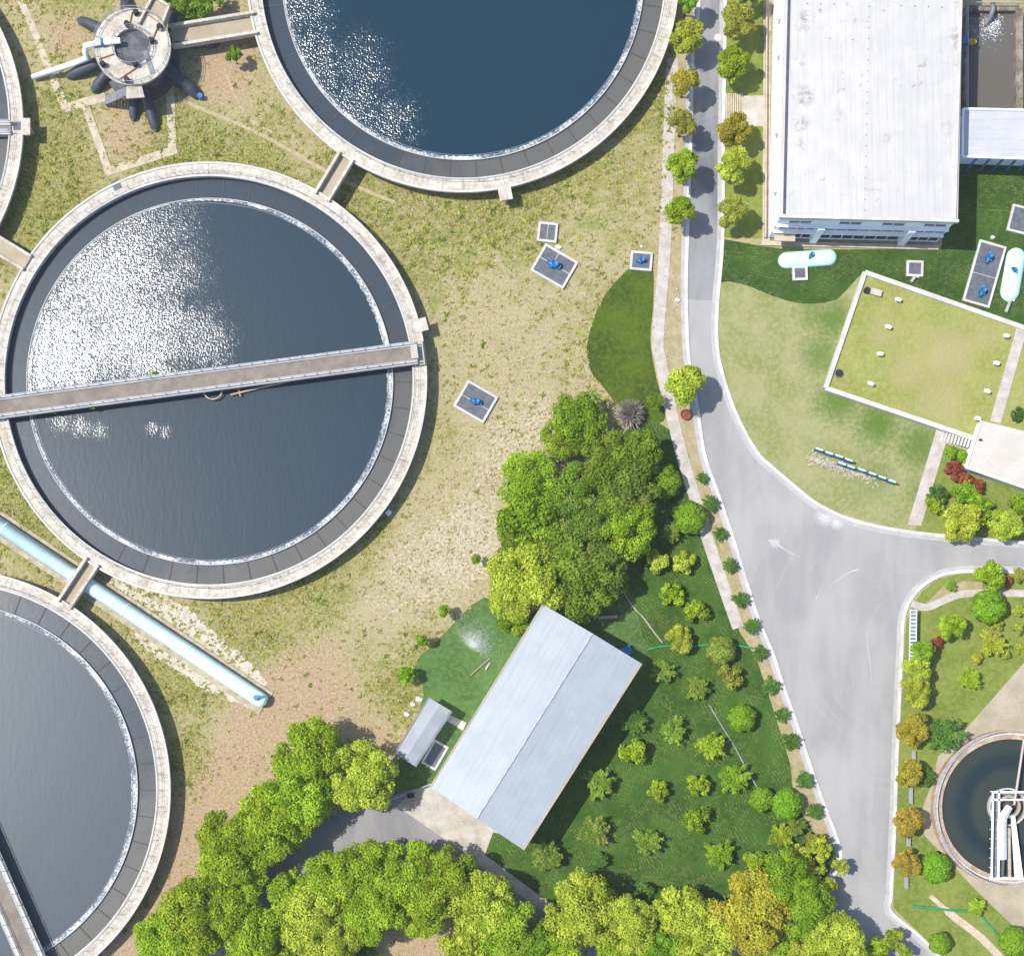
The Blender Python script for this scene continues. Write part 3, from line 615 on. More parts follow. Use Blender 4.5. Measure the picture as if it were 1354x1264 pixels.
def main_building():
    global KC
    H = 8.6; P = PL([(1033, 285), (1265, 291), (1275, -70), (1041, -70)], H)
    cx, cy = P[0]; Q = [(x-cx, y-cy) for x, y in P]
    t = thing('process_building', 'large white flat-roofed hall with ribbon windows at the upper right', 'building', (cx, cy, 0))
    ux = Vector((Q[1][0], Q[1][1])).normalized(); uy = Vector((Q[3][0]-Q[0][0], Q[3][1]-Q[0][1])).normalized(); LW = math.hypot(*Q[1])
    S = lambda u, v: (ux.x*u+uy.x*v, ux.y*u+uy.y*v)
    MB().prism(Q, 0, H-.3).build('wall', M['wallblue'], t)
    KC = .485
    rm = roof_metal('white roof sheet', col(250, 247, 243), col(240, 238, 236), col(176, 156, 146), 0, -.02, 1.0, edge=[(1256, 40, 30, 1.4), (1252, 90, 30, 1.4), (1248, 10, 26, 1.2), (1040, 30, 12, 1), (1045, 70, 18, 1), (1040, 120, 10, .8), (1045, 165, 18, 1), (1040, 200, 14, .9), (1042, 225, 12, .9), (1150, 215, 12, .6), (1090, 190, 10, .5), (1225, 205, 14, .5)])
    D = 35.5; dk = MB(); x0, x1 = -.15, LW+.15
    a_, b_, c_, d_ = S(x0, -.15), S(LW*.47, -.15), S(LW*.47, D), S(x0, D); e_, f_ = S(x1, -.15), S(x1, D)
    dk.prism([a_, b_, c_, d_], H-.3, [H, H+.35, H+.35, H]); dk.prism([b_, e_, f_, c_], H-.3, [H+.35, H, H, H+.35]); r = dk.build('roof', rm, t)
    pr = MB(); pr.beam(S(LW-.35, 0), S(LW-.1, D), .35, H, H+.3); pr.beam(S(-.2, -.2), S(LW+.2, -.2), .35, H-.3, H+.32); pr.build('parapet', M['white_concrete'], r)
    g = MB(); g.beam(S(.35, .2), S(.35, D), .3, H+.02, H+.16); g.build('gutter', simple('gutter', col(70, 84, 120), col(120, 110, 120), 1.2, .6), r)
    bl = MB()
    for i in range(26): x, y = S(LW*.47, .8+i*1.35); bl.box((x, y, H+.38), (.1, .1, .1))
    for i in range(11): x, y = S(2.6+i*1.7, 26.7); bl.box((x, y, H+.26), (.1, .1, .1))
    bl.build('ridge_bolts', M['grey_metal'], r)
    def win(u0, u1, z0, z1, nm='window'):
        fr = MB(); w0 = .12
        for (uu, vv, zz0, zz1) in ((u0, u1, z0-w0, z0), (u0, u1, z1, z1+w0), (u0-w0, u0, z0-w0, z1+w0), (u1, u1+w0, z0-w0, z1+w0)):
            fr.prism([S(uu, -.003), S(vv, -.003), S(vv, -.16), S(uu, -.16)], zz0, zz1)
        f = fr.build(nm, M['white_paint'], t)
        pn = MB().prism([S(u0, -.004), S(u1, -.004), S(u1, -.05), S(u0, -.05)], z0, z1); pn.build('pane', M['glass'], f)
        mu = MB(); n = int((u1-u0)/1.5)
        for i in range(1, n+1): u = u0+(u1-u0)*i/(n+1); mu.prism([S(u-.05, -.05), S(u+.05, -.05), S(u+.05, -.11), S(u-.05, -.11)], z0, z1)
        if n: mu.build('mullion', M['white_paint'], f)
    for a0 in (1.4, 7.8, 13.3, 18.6): win(a0, a0+2.8, 6.3, 7.2)
    for z0, z1 in ((3.9, 5.0), (.7, 2.5)):
        for a0, a1 in ((.6, 5.2), (6.4, 16.8), (18.1, 22.0)): win(a0, a1, z0, z1)
    for a0 in (5.8, 17.45):
        MB().prism([S(a0-.42, -.002), S(a0+.42, -.002), S(a0+.42, -.7), S(a0-.42, -.7)], 0, 5.6).build('pilaster', M['wallblue'], t)
    cp = MB()
    for z0, z1 in ((3.1, 3.35), (5.4, 5.55)): cp.prism([S(0, -.001), S(LW, -.001), S(LW, -.45), S(0, -.45)], z0, z1)
    cp.build('ledge', M['white_paint'], t)
    MB().prism([S(.3, -.2), S(3.0, -.2), S(3.0, -1.3), S(.3, -1.3)], 2.6, 2.8).build('canopy', M['tan_path'], t)
    for v in (4.0, 11.5, 21.5, 26.2):
        MB().prism([S(-.003, v), S(-.003, v+2.2), S(-.9, v+1.6), S(-.9, v+.1)], 5.2, [5.9, 5.9, 5.3, 5.3]).build('awning', M['wallblue'], t)
    MB().prism([S(-.9, -1.1), S(LW+.3, -1.1), S(LW+.3, -.5), S(-.9, -.5)], 0, .3).build('plinth', M['tan_path'], t)
    struct('pavement', MB().prism(PL([(1010, -70), (1019, -70), (1018, 322), (1008, 322)]), 0, .14), M['tan_path'])
    return t
main_building()
def annex():
    H = 4.6; P = PL([(1273, 145), (1420, 148), (1420, 213), (1272, 208)], H); cx, cy = P[3]; Q = [(x-cx, y-cy) for x, y in P]
    t = thing('annex_building', 'small white flat-roofed annex below the open concrete basin', 'building', (cx, cy, 0))
    ins = [(Q[0][0]+.3, Q[0][1]-.3), (Q[1][0], Q[1][1]-.3), (Q[2][0], Q[2][1]+.9), (Q[3][0]+.3, Q[3][1]+.9)]
    MB().prism(ins, 0, H-.3).build('wall', M['wallblue'], t)
    MB().prism(Q, H-.3, H).build('roof', roof_metal('annex roof', col(244, 246, 250), col(232, 236, 243), col(190, 180, 180), 1, .0, 1.3), t)
    p = MB(); p.beam(Q[0], Q[3], .25, H, H+.3); p.beam(Q[0], Q[1], .25, H, H+.28); p.beam(Q[3], Q[2], .25, H, H+.28); p.build('parapet', M['wallblue'], t)
    for i in range(7):
        x = Q[3][0]+2.0+i*1.75
        MB().box((x, Q[3][1]-.05, (H-.3)/2), (.22, .22, H-.3)).build('column', M['blue'], t)
annex()
def basin():
    H = 1.6; o = PL([(1276, 8), (1354+40, 8), (1394, 148), (1276, 150)], H); cx, cy = o[0]
    t = thing('concrete_basin', 'rectangular open concrete basin of brown water right of the large hall', 'basin', (cx, cy, 0))
    m = MB(); q = [(x-cx, y-cy) for x, y in PL([(1277, 11), (1348, 11), (1348, 150), (1277, 150)], H)]
    for i, wd in ((0, .7), (1, .9), (3, .3)): m.beam(q[i], q[(i+1) % 4], wd, 0, H+.003*i)
    m.build('wall', simple('stained basin wall', col(196, 186, 170), col(120, 108, 92), .8, .9), t)
    rl = MB(); a, b = q[0], q[3]
    for zz in (.5, 1.0): rl.tube([(a[0], a[1], H+zz), (b[0], b[1], H+zz)], .05, 6); rl.tube([(a[0], a[1]+.3, H+zz), (q[1][0], q[1][1]+.3, H+zz)], .05, 6)
    for i in range(12): y = a[1]+(b[1]-a[1])*i/11; rl.tube([(a[0], y, H), (a[0], y, H+1)], .04, 6)
    rl.build('railing', M['rail'], t)
    g = MB(); x, y = W(1313, 4, H+.5); x -= cx; y -= cy; g.tube([(x, y, H+.5), (x, y-.9, H+.55), (x-.15, y-1.6, H+.1), (x-.6, y-2.3, .9)], .32, 12); g.build('inlet_pipe', M['grey_metal'], t, smooth=True)
    wq = PL([(1278, 14), (1345, 14), (1345, 152), (1278, 152)], .85)
    bw = water_material('brown basin water', (.10, .092, .078, 1), [(1305, 40, 32, 1.0), (1312, 55, 40, .6)], None, rough=.2, base_bump=.15)
    tag(MB().sheet(wq, .85).build('water', bw), kind='structure')
    v = thing('gate_valve', 'yellow gate valve with blue flange on the left rail of the brown basin', 'valve', W3(1281, 56, 2.2))
    MB().tube([(-.2, 0, 0), (.15, 0, .05), (.75, 0, .05), (1.0, 0, 0)], [.36, .42, .38, .15], 14).build('body', M['yellow'], v, smooth=True)
    MB().box((-.5, .1, 0), (.55, .95, .6)).build('flange', M['blue'], v)
basin()
def gable(name, label, pts, H, rise, cat, mroof, ridge=True, fascia=None):
    # pts px: N, E, S, W corners of the roof at eave height, long sides N-W and E-S
    P = PL(pts, H); cx = sum(p[0] for p in P)/4; cy = sum(p[1] for p in P)/4; Q = [Vector((x-cx, y-cy)) for x, y in P]
    t = thing(name, label, cat, (cx, cy, 0))
    ins = [tuple(q*(1-.35/q.length)) for q in Q]
    MB().prism(ins, 0, H-.15).build('wall', M['wallblue'], t)
    N, E, S_, W_ = Q; a, b = (N+E)/2, (S_+W_)/2; r = MB()
    v = [(*N, H), (*a, H+rise), (*b, H+rise), (*W_, H), (*E, H), (*S_, H), (*N, H-.15), (*a, H+rise-.15), (*b, H+rise-.15), (*W_, H-.15), (*E, H-.15), (*S_, H-.15)]
    r.add(v, [(0, 3, 2, 1), (1, 2, 5, 4), (6, 7, 8, 9), (7, 10, 11, 8), (0, 1, 7, 6), (1, 4, 10, 7), (4, 5, 11, 10), (5, 2, 8, 11), (2, 3, 9, 8), (3, 0, 6, 9)])
    ro = r.build('roof', mroof, t)
    if ridge: m = MB(); d = (b-a).normalized(); m.tube([(*(a), H+rise+.02), (*(b), H+rise+.02)], .12, 8); m.build('ridge_cap', M['rail'], ro)
    if fascia:
        m = MB(); m.beam(E, S_, .28, H-.25, H+.06); m.beam(N, W_, .22, H-.25, H+.06); m.build('gutter', M[fascia], ro)
    return t, Q, (cx, cy)
rot = math.atan2(85, 128)
KC = .46
rm = roof_metal('pale blue roof sheet', col(212, 222, 230), col(202, 214, 224), None, 0, math.atan2(75, 130), .8, .42)
t, Q, c0 = gable('workshop', 'large pale blue gable-roofed workshop among the lower lawns', [(718, 799), (848, 877), (692, 1123), (569, 1040)], 7.0, .85, 'building', rm, True, 'tan_conc')
dr = MB(); S_, W_ = Q[2], Q[3]; d = (S_-W_).normalized(); nrm = Vector((d.y, -d.x)); 
pA, pB = W_+(S_-W_)*.3-nrm*.28, W_+(S_-W_)*.62-nrm*.28; dr.beam(pA, pB, .1, 0, 3.6); dr.build('door', M['grey_metal'], t)
for f in (.12, .76):
    w_ = MB(); a1, a2 = W_+(S_-W_)*f-nrm*.28, W_+(S_-W_)*(f+.12)-nrm*.28; w_.beam(a1, a2, .12, 2.2, 3.6); w_.build('window', M['glass'], t)
KC = .45
rm2 = roof_metal('shed roof sheet', col(200, 208, 216), col(184, 193, 204), None, 0, math.atan2(75, 130), .6, .5)
gable('shed', 'small grey roofed shed beside the workshop, near the yellow-green trees', [(567, 922), (597, 940), (549, 1013), (522, 996)], 2.9, .2, 'shed', rm2, False, 'grey_metal')
b = MB(); x, y = W(828, 861, 1.2)
tag(b.box((x, y, .6), (1.5, 1.2, 1.2), .5).build('water_container', M['blue']), 'blue container tucked by the east corner of the workshop', 'container')

KC = .58
# ------------------------------------------------------------------ covered reservoir with turf roof
def reservoir():
    H = .9; P = PL([(1144, 360), (1420, 456), (1360, 612), (1296, 582), (1092, 513)], H); cx, cy = P[0]
    t = thing('covered_reservoir', 'turf-roofed low reservoir with white parapet and small vents', 'reservoir', (cx, cy, 0))
    Q = [(x-cx, y-cy) for x, y in P]
    MB().prism(Q, 0, H-.3).build('turf', M['lawn_roof'], t)
    m = MB(); m.beam(Q[4], Q[0], .6, 0, H); m.beam(Q[0], Q[1], .6, 0, H+.004); m.beam(Q[4], Q[3], .6, 0, H+.008); m.build('parapet', M['white_concrete'], t)
    q = [(x-cx, y-cy) for x, y in PL([(1346, 430), (1360, 432), (1324, 560), (1310, 556)], H)]; MB().prism(q, H-.35, H-.2).build('walkway', M['path'], t)
    v = [(1187, 396), (1174, 432), (1163, 468), (1151, 507), (1330, 444), (1317, 480), (1305, 517), (1292, 553)]
    return cx, cy
reservoir()
H0 = .6
vent0 = thing('vent_pipe', '', 'vent', W3(1187, 396, 1.0), group='vents on the turf roof'); vent0.location.z = H0
MB().cyl((0, 0), .16, 0, .55, 10).build('stem', M['white_paint'], vent0)
mm = MB(); mm.tube([(-.35, .05, .6), (0, 0, .72), (.38, -.08, .6)], [.2, .28, .22], 10); mm.build('hood', M['white_paint'], vent0, smooth=True)
vl = ['white hooded vent nearest the hatch on the turf roof', 'second white vent from the top in the left row on the turf roof', 'third white vent from the top in the left row on the turf roof', 'lowest white vent of the left row on the turf roof',
      'topmost white vent of the right row on the turf roof', 'second white vent from the top in the right row on the turf roof', 'third white vent from the top in the right row on the turf roof', 'white vent near the steps, lowest of the right row']
for i, ((px, py), l) in enumerate(zip([(1187, 396), (1174, 432), (1163, 468), (1151, 507), (1330, 444), (1317, 480), (1305, 517), (1292, 553)], vl)):
    o = vent0 if i == 0 else copy_tree(vent0); x, y = W(px, py, 1.2); o.location = (x, y, H0); o.rotation_euler = (0, 0, random.uniform(-.3, .3)); o['label'] = l
t = thing('access_hatch', 'pale concrete hatch box with round dark end on the turf roof', 'hatch', (*W(1156, 386, 1.), H0), -.25)
MB().box((.25, 0, .25), (1.5, .8, .5)).build('cover', M['concrete'], t); MB().cyl((-.95, 0), .42, 0, .45, 16).build('vent_cap', M['dark'], t)
t = thing('manhole', 'round dark cap in the lower left corner of the turf roof', 'manhole', (*W(1110, 493, 1.), H0)); MB().cyl((0, 0), .48, 0, .28, 20).build('cap', M['dark'], t); MB().lathe([(.48, 0), (.58, 0), (.58, .14), (.48, .14)], 20).build('ring', M['grey_metal'], t)
def pump_house():
    H = 2.6; P = PL([(1297, 556), (1420, 586), (1420, 668), (1277, 618)], H); cx, cy = P[3]; Q = [(x-cx, y-cy) for x, y in P]
    t = thing('pump_house', 'low building with flat pale concrete roof beside the steps', 'building', (cx, cy, 0))
    MB().prism([(x*.985+.15, y*.97+.1) for x, y in Q], 0, H-.25).build('wall', M['wallblue'], t)
    MB().prism(Q, H-.25, H).build('roof', simple('bare roof screed', col(236, 230, 222), col(222, 212, 202), .25, .85), t)
    m = MB(); m.beam(Q[3], Q[2], .3, H, H+.25); m.beam(Q[0], Q[3], .2, H, H+.2); m.build('parapet', M['white_paint'], t)
    MB().cyl((W(1295, 582, H)[0]-cx, W(1295, 582, H)[1]-cy), .12, H, H+.6, 8).build('vent', M['dark'], t)
pump_house()
t = thing('steps', 'white slatted steps between the turf roof and the pale roofed building', 'steps', (*W(1268, 583), 0))
x0, y0 = W(1246, 576); x1, y1 = W(1290, 590); cx, cy = W(1268, 583); a = math.atan2(y1-y0, x1-x0)
m = MB()
for i in range(12): f = i/11; m.box((x0+(x1-x0)*f-cx, y0+(y1-y0)*f-cy, .08+.05*i), (.24, 1.5, .16+.1*i), a)
m.build('tread', M['white_concrete'], t); MB().box((0, 0, .05), (4.6, 1.7, .08), a).build('base', M['tan_path'], t)
# slogan letters seen edge-on from above: ten slim blue and white panels on the lawn
lt = [(1082, 595), (1095, 600), (1108, 604), (1121, 609), (1112, 614), (1124, 618), (1138, 622), (1152, 627), (1165, 632), (1178, 637)]
w1 = ['leftmost', 'second', 'third', 'fourth and last']; w2 = ['leftmost', 'second', 'third', 'fourth', 'fifth', 'rightmost']
for i, (px, py) in enumerate(lt):
    l = ('%s blue letter panel of the upper short row on the dry lawn' % w1[i]) if i < 4 else ('%s blue letter panel of the lower long row on the dry lawn' % w2[i-4])
    t = thing('sign_panel', l, 'sign', (*W(px, py, .8), 0), -.33, 'blue sign panels standing on the lawn')
    MB().box((0, 0, .75), (1.0, .26, 1.3)).build('face', M['blue'], t); MB().box((0, .0, 1.43), (1.0, .2, .05)).build('cap', M['teal2'], t)
    for s in (-.3, .3): MB().box((s, 0, .05), (.1, .1, .1)).build('leg', M['grey_metal'], t)

# ------------------------------------------------------------------ grated valve pits
def valve(parent, x, y, z, rz=0.0, s=1.0):
    m = MB(); c, sn = math.cos(rz), math.sin(rz)
    T = lambda u, v, h: (x+(u*c-v*sn)*s, y+(u*sn+v*c)*s, z+h*s)
    m.tube([T(-.9, .1, .25), T(-.4, 0, .3), T(.35, 0, .3), T(.8, -.05, .25)], [.22*s, .3*s, .42*s, .3*s], 12); m.tube([T(.1, 0, .3), T(.1, 0, .95)], [.3*s, .22*s], 12)
    m.tube([T(.1, 0, .95), T(.1, 0, 1.02)], .4*s, 16); m.tube([T(-.2, -.5, .3), T(-.2, .45, .3)], .2*s, 10)
    return m.build('valve', M['blue'], parent, smooth=True)
def pit(px, py, w_, h_, rz, label, valves=(), z=.35, bars=(), name='valve_pit', cat='valve pit'):
    cx, cy = W(px, py, z); w_, h_ = w_/10, h_/10
    t = thing(name, label, cat, (cx, cy, 0), rz, 'grated pits in the grass')
    m = MB()
    for s in (-1, 1): m.box((0, s*(h_/2-.15), z/2), (w_, .3, z)); m.box((s*(w_/2-.15), 0, z/2), (.3, h_-.6, z))
    m.build('rim', M['white_concrete'], t)
    MB().box((0, 0, z-.12), (w_-.6, h_-.6, .08)).build('grating', M['grate'], t)
    b = MB()
    for (u0, v0, u1, v1) in bars: b.beam((u0, v0), (u1, v1), .1, z-.08, z-.03)
    if bars: b.build('divider', M['rail'], t)
    for (u, v, a, s) in valves: valve(t, u, v, z-.1, a, s)
    return t
R_ = math.radians
pit(724, 307, 26, 26, R_(-6), 'small square grated pit north of the larger tilted pit', [], bars=[(0, -1, 0, 1)])
pit(733, 352, 50, 41, R_(-30), 'large tilted grated pit with blue valve, under the small square pit', [(-.1, .1, .2, 1.1)], bars=[(-2.2, .1, 2.2, .1), (-.3, .1, -.3, 1.8)])
pit(848, 345, 29, 25, R_(-5), 'grated pit with blue valve beside the long paved path', [(0, 0, .3, .75)])
pit(629, 531, 46, 40, R_(-30), 'grey grated pit with blue valve right of the glittering tank', [(.1, 0, .3, .9)], bars=[(-2.0, -.1, 2.0, -.1)])
pit(1302, 362, 37, 84, R_(-16), 'long grated pit with two blue valves beside the turf roof', [(-.1, 2.1, 1.5, .9), (.3, -2.4, 1.5, .9)], bars=[(-1.6, -.2, 1.6, -.2)])
pit(1352, 291, 34, 36, R_(-14), 'plain grated pit at the right edge above the long pit', [])
pit(1210, 355, 22, 21, R_(-2), 'small stone-rimmed pit at the top edge of the turf roof', [])
pit(1058, 361, 20, 19, R_(2), 'small grated pit touching the pale mint capsule cover', [])
pit(575, 998, 22, 36, R_(-30), 'dark grated pit in the gap between shed and workshop', [], z=.2)
def capsule(px, py, L, r, rz, label):
    t = thing('capsule_cover', label, 'cover', (*W(px, py, .6), 0), rz, 'pale mint capsule covers')
    m = MB(); n = 18; pts = []; rs = []
    for i in range(n+1):
        u = -1+2*i/n; x = math.sin(u*math.pi/2)*L/2; e = L/2-abs(x); q = min(1, e/r); rs.append(max(.05, r*math.sqrt(max(0, 1-(1-q)**2)))); pts.append((x, 0, .0))
    m.tube(pts, rs, 24); m.v = [(x, y, max(0, z*.8)) for x, y, z in m.v]; m.build('shell', M['teal2'], t, smooth=True)
    valve(t, .3, .2, r*.8-.1, 1.0, .6)
capsule(1069, 341, 7.8, 1.1, R_(4), 'pale mint capsule cover with blue valve just below the large hall')
capsule(1341, 362, 7.2, 1.3, R_(80), 'pale mint capsule cover with blue valve right of the long pit')
def riser(px, py, qx, qy, label):
    t = thing('riser_pipe', label, 'pipe', (*W(px, py), 0)); x, y = W(qx, qy); x0, y0 = W(px, py)
    MB().tube([(0, 0, .3), (x-x0, y-y0, .3)], .22, 8).build('stem', M['concrete'], t); MB().tube([(-.35, 0, .3), (.4, -.1, .3)], .16, 8).build('cap', M['white_paint'], t)
riser(1210, 366, 1204, 374, 'short concrete pipe from the stone-rimmed pit to the turf roof'); riser(1336, 397, 1329, 414, 'white tee pipe at the foot of the right capsule cover')
def blob(px, py, s, name, label, cat, m='white_paint', group=None):
    x, y = W(px, py); b = MB(); rr = random.Random(px*7+py)
    t = b.cyl((x, y), .5*s, 0, .3*s, 7, r2=.35*s); b.box((x+.3*s, y-.12*s, .16*s), (.6*s, .4*s, .3*s), rr.random()); tag(b.build(name, M[m]), label, cat, group)
blob(1312, 314, .5, 'lamp_cap', 'small white cap in the lawn above the long grated pit', 'ground lamp'); blob(738, 327, .8, 'stone_block', 'white block between the small and the large tilted pits', 'block', 'white_concrete')
blob(848, 326, .4, 'stone_block', 'small white block just above the pit beside the path', 'block', 'white_concrete'); blob(895, 397, .7, 'stone_block', 'white rock in the sandy verge at the road edge', 'block', 'white_concrete')

# ------------------------------------------------------------------ small round clarifier, lower right
def clarifier():
    H = 1.3; cx, cy = W(1337, 1068, H); k = (1-H/CAMZ)/10; R = 103*k
    t = thing('round_clarifier', 'small round dark-watered clarifier with rust-stained rim at the lower right', 'clarifier', (cx, cy, 0))
    rimm = simple('rust stained rim', col(222, 206, 188), col(186, 148, 122), .8, .9)
    MB().lathe([(R, 0), (R, H), (R-.62, H), (R-.62, H-.12), (R-1.2, H-.12), (R-1.2, .1)], 96).build('wall', rimm, t)
    MB().lathe([(R-.6, H), (R-.6, H+.18), (R-.42, H+.18), (R-.42, H)], 96).build('curb', M['white_concrete'], t)
    rl = MB()
    for zz in (.5, 1.0): rl.lathe([(R-.15, H+zz), (R-.1, H+zz+.05), (R-.05, H+zz), (R-.1, H+zz-.05)], 80, closed=True)
    for i in range(40): a = 2*math.pi*i/40; rl.box(((R-.1)*math.cos(a), (R-.1)*math.sin(a), H+.5), (.05, .05, 1.0), a)
    rl.build('railing', M['rail'], t)
    wm = NT('green black water'); o = wm.pos(); s = wm.n('SeparateXYZ', {0: o}); dx = wm.math('SUBTRACT', s.outputs[0], cx); dy = wm.math('SUBTRACT', s.outputs[1], cy)
    rr = wm.math('SQRT', wm.math('ADD', wm.math('MULTIPLY', dx, dx), wm.math('MULTIPLY', dy, dy))); f = wm.math('MULTIPLY', wm.ss(rr, 4.6, 5.6), wm.ss(rr, 8.0, 6.4))
    wmat = wm.pbsdf(wm.mix(f, (.030, .040, .034, 1), (.014, .026, .032, 1)), .2, wm.bump(wm.noise(o, 1.0), .04, .2), IOR=1.33)
    tag(MB().sheet([(cx+(R-1.15)*math.cos(i*.0698), cy+(R-1.15)*math.sin(i*.0698)) for i in range(90)], H-.5).build('water', wmat), kind='structure')
    b = thing('service_bridge', 'white railed service bridge reaching the centre drum of the small clarifier', 'bridge', (cx, cy, 0))
    z = H+.6
    def L(px, py, zz=z): x, y = W(px, py, zz); return (x-cx, y-cy)
    MB().lathe([(2.5, z-1.4), (2.5, z-.3), (2.3, z-.3), (2.3, z-1.4)], 40, (*L(1334, 1067), 0)).build('drum', M['white_concrete'], b)
    MB().lathe([(1.5, z-.3), (1.5, z+.2), (1.15, z+.2), (1.15, z-.3)], 32, (*L(1334, 1066), 0)).build('collar', M['tan_conc'], b)
    MB().cyl(L(1334, 1066), .7, z-.6, z-.25, 20).build('drive_unit', M['brown'], b)
    dk = MB(); dk.prism([L(1313, 1046), L(1322, 1046), L(1322, 1160), L(1311, 1160)], z-.15, z); dk.prism([L(1311, 1046), L(1375, 1046), L(1375, 1051), L(1311, 1051)], z-.2, z-.01); dk.build('deck', M['grey_metal'], b)
    for pp in ([(1313, 1046), (1311, 1160)], [(1321, 1046), (1320, 1160)], [(1313, 1047), (1370, 1047)], [(1313, 1057), (1370, 1057)]):
        r = MB(); a_, c_ = L(*pp[0], z+1), L(*pp[1], z+1)
        r.beam(a_, c_, .24, z+.95, z+1.07); n = 9
        for i in range(n+1): r.box((a_[0]+(c_[0]-a_[0])*i/n, a_[1]+(c_[1]-a_[1])*i/n, z+.5), (.07, .07, 1.0))
        r.build('railing', M['white_paint'], b)
    MB().prism([L(1308, 1158), L(1354, 1160), L(1390, 1158), L(1390, 1164), L(1308, 1163)], z-.5, z-.02).build('end_beam', M['white_concrete'], b)
    d = MB(); d.tube([(*L(1335, 1066, z+.8), z+.8), (*L(1326, 1080, z+.8), z+.8), (*L(1325, 1092, z+.8), z+.7), (*L(1325, 1136, z+.6), z+.6)], [.45, .6, .62, .62], 4); d.build('duct', M['white_paint'], b)
    MB().prism([L(1336, 1078), L(1341, 1078), L(1352, 1160), L(1341, 1160)], z+.1, z+.3).build('chute', M['white_paint'], b)
    MB().prism([L(1332, 1094), L(1336, 1094), L(1337, 1159), L(1333, 1159)], z-.1, z+.05).build('trough', M['wood'], b)
    MB().prism([L(1321, 1138), L(1328, 1138), L(1327, 1157), L(1321, 1157)], z-.1, z+.1).build('hatch', M['grate'], b)
    q = MB(); a_, c_ = L(1354, 978, z), L(1341, 1064, z+1); q.tube([(*a_, z), (*c_, z+1.0)], .16, 8); q.build('support_rod', simple('pinkish rod', col(228, 206, 198), col(214, 190, 180), 1., .6), b)
clarifier()
# stone benches in the strip beside the main road
for (px, py, l, lb) in ((1207, 999, 1.4, 'grey stone bench below the golden round tree'), (1203, 1051, 2.2, 'longest grey stone bench, just above the orange tree'), (1200, 1112, 1.2, 'grey stone bench just below the orange tree'), (1197, 1166, 1.5, 'lowest grey stone bench, near the green hose end')):
    t = thing('stone_bench', lb, 'bench', (*W(px, py), 0), 0, 'stone benches along the road')
    MB().box((0, 0, .44), (.55, l, .12)).build('seat', simple('grey granite', col(190, 188, 190), col(160, 158, 160), 2., .8), t)
    for s in (-1, 1): MB().box((0, s*(l/2-.2), .19), (.45, .2, .38)).build('leg', M['grey_metal'], t)
t = thing('slatted_canopy', 'long narrow white ribbed canopy along the kerb above the roadside trees', 'canopy', (*W(1207, 842, 1.5), 0), -.02)
MB().box((0, 0, 1.5), (.75, 7.0, .06)).build('roof', simple('canopy sheet', col(150, 172, 182), col(120, 140, 152), 1.5, .4), t)
m = MB()
for i in range(15): m.box((0, -3.5+i*.5, 1.57), (.85, .12, .08))
for s in (-1, 1): m.box((s*.42, 0, 1.57), (.08, 7.1, .1))
m.build('rib', M['white_paint'], t)
for y in (-3.2, 0, 3.2): MB().box((0, y, .73), (.1, .1, 1.46)).build('post', M['grey_metal'], t)
# hoses, kerb stones, timber
def line_thing(name, label, cat, pts, r, m, z=.1):
    P = crom([W(*p) for p in pts], 5); tag(MB().tube([(x, y, z) for x, y in P], r, 6).build(name, M[m]), label, cat)
line_thing('garden_hose', 'bright green hose crossing the dark lawn east of the workshop', 'hose', [(855, 859), (880, 854), (905, 856), (930, 853), (960, 851), (995, 857)], .13, 'green_hose')
line_thing('garden_hose', 'green hose across the lawn at the lower right corner', 'hose', [(1206, 1197), (1245, 1202), (1290, 1206), (1305, 1220), (1322, 1238), (1340, 1252)], .17, 'green_hose')
line_thing('lawn_cable', 'thin pale cable running down the dark lawn toward the road', 'cable', [(938, 932), (952, 956), (970, 985), (990, 1022), (1002, 1042)], .06, 'rail')
def log(px, py, qx, qy, lb, wd=.5):
    x0, y0 = W(px, py); x1, y1 = W(qx, qy); m = MB().beam((x0, y0), (x1, y1), wd, 0, .22); m.beam((x0+.1, y0+.1), (x1*.9+x0*.1, y1*.9+y0*.1), wd*.5, .2, .3); tag(m.build('timber_plank', M['wood']), lb, 'timber', 'planks lying on the lawns')
log(791, 817, 817, 815, 'pale timber plank lying just above the workshop corner', .4); log(828, 742, 829, 752, 'short pale plank standing at the edge of the big trees', .25)
log(642, 885, 648, 876, 'pale offcut on the grass left of the workshop', .3); log(622, 893, 648, 870, 'thin weathered board on the grass left of the workshop', .12)
line_thing('lawn_edging', 'thin curved pale edging between the two lawns beside the workshop', 'edging', [(821, 768), (826, 785), (838, 803), (852, 818), (862, 832), (876, 850)], .1, 'stone')
struct('path', MB().prism(PL([(594, 945), (617, 955), (612, 966), (590, 952)]), 0, .07), M['concrete'])
line_thing('boundary_rail', 'thin pale blue rail curving along the road beside the shed', 'rail', [(514, 1058), (530, 1052), (545, 1046), (560, 1040), (570, 1036)], .09, 'rail', .8)
t = thing('litter_bin', 'small dark green bin on the road beside the workshop corner', 'bin', (*W(543, 1051, .5), 0), .2); MB().box((0, 0, .45), (.8, .6, .9)).build('body', simple('bin green', col(50, 100, 96), col(36, 76, 72), 1., .5), t); MB().box((0, 0, .94), (.9, .7, .08)).build('lid', M['dark'], t)
for i, (px, py, s, lb) in enumerate(((553, 924, .9, 'uppermost white rubble block beside the shed'), (545, 931, .7, 'white rubble block at the upper left of the shed'), (537, 944, .8, 'lower white rubble block left of the shed'))): blob(px, py, s, 'rubble_block', lb, 'rubble', 'white_concrete', 'rubble by the shed')
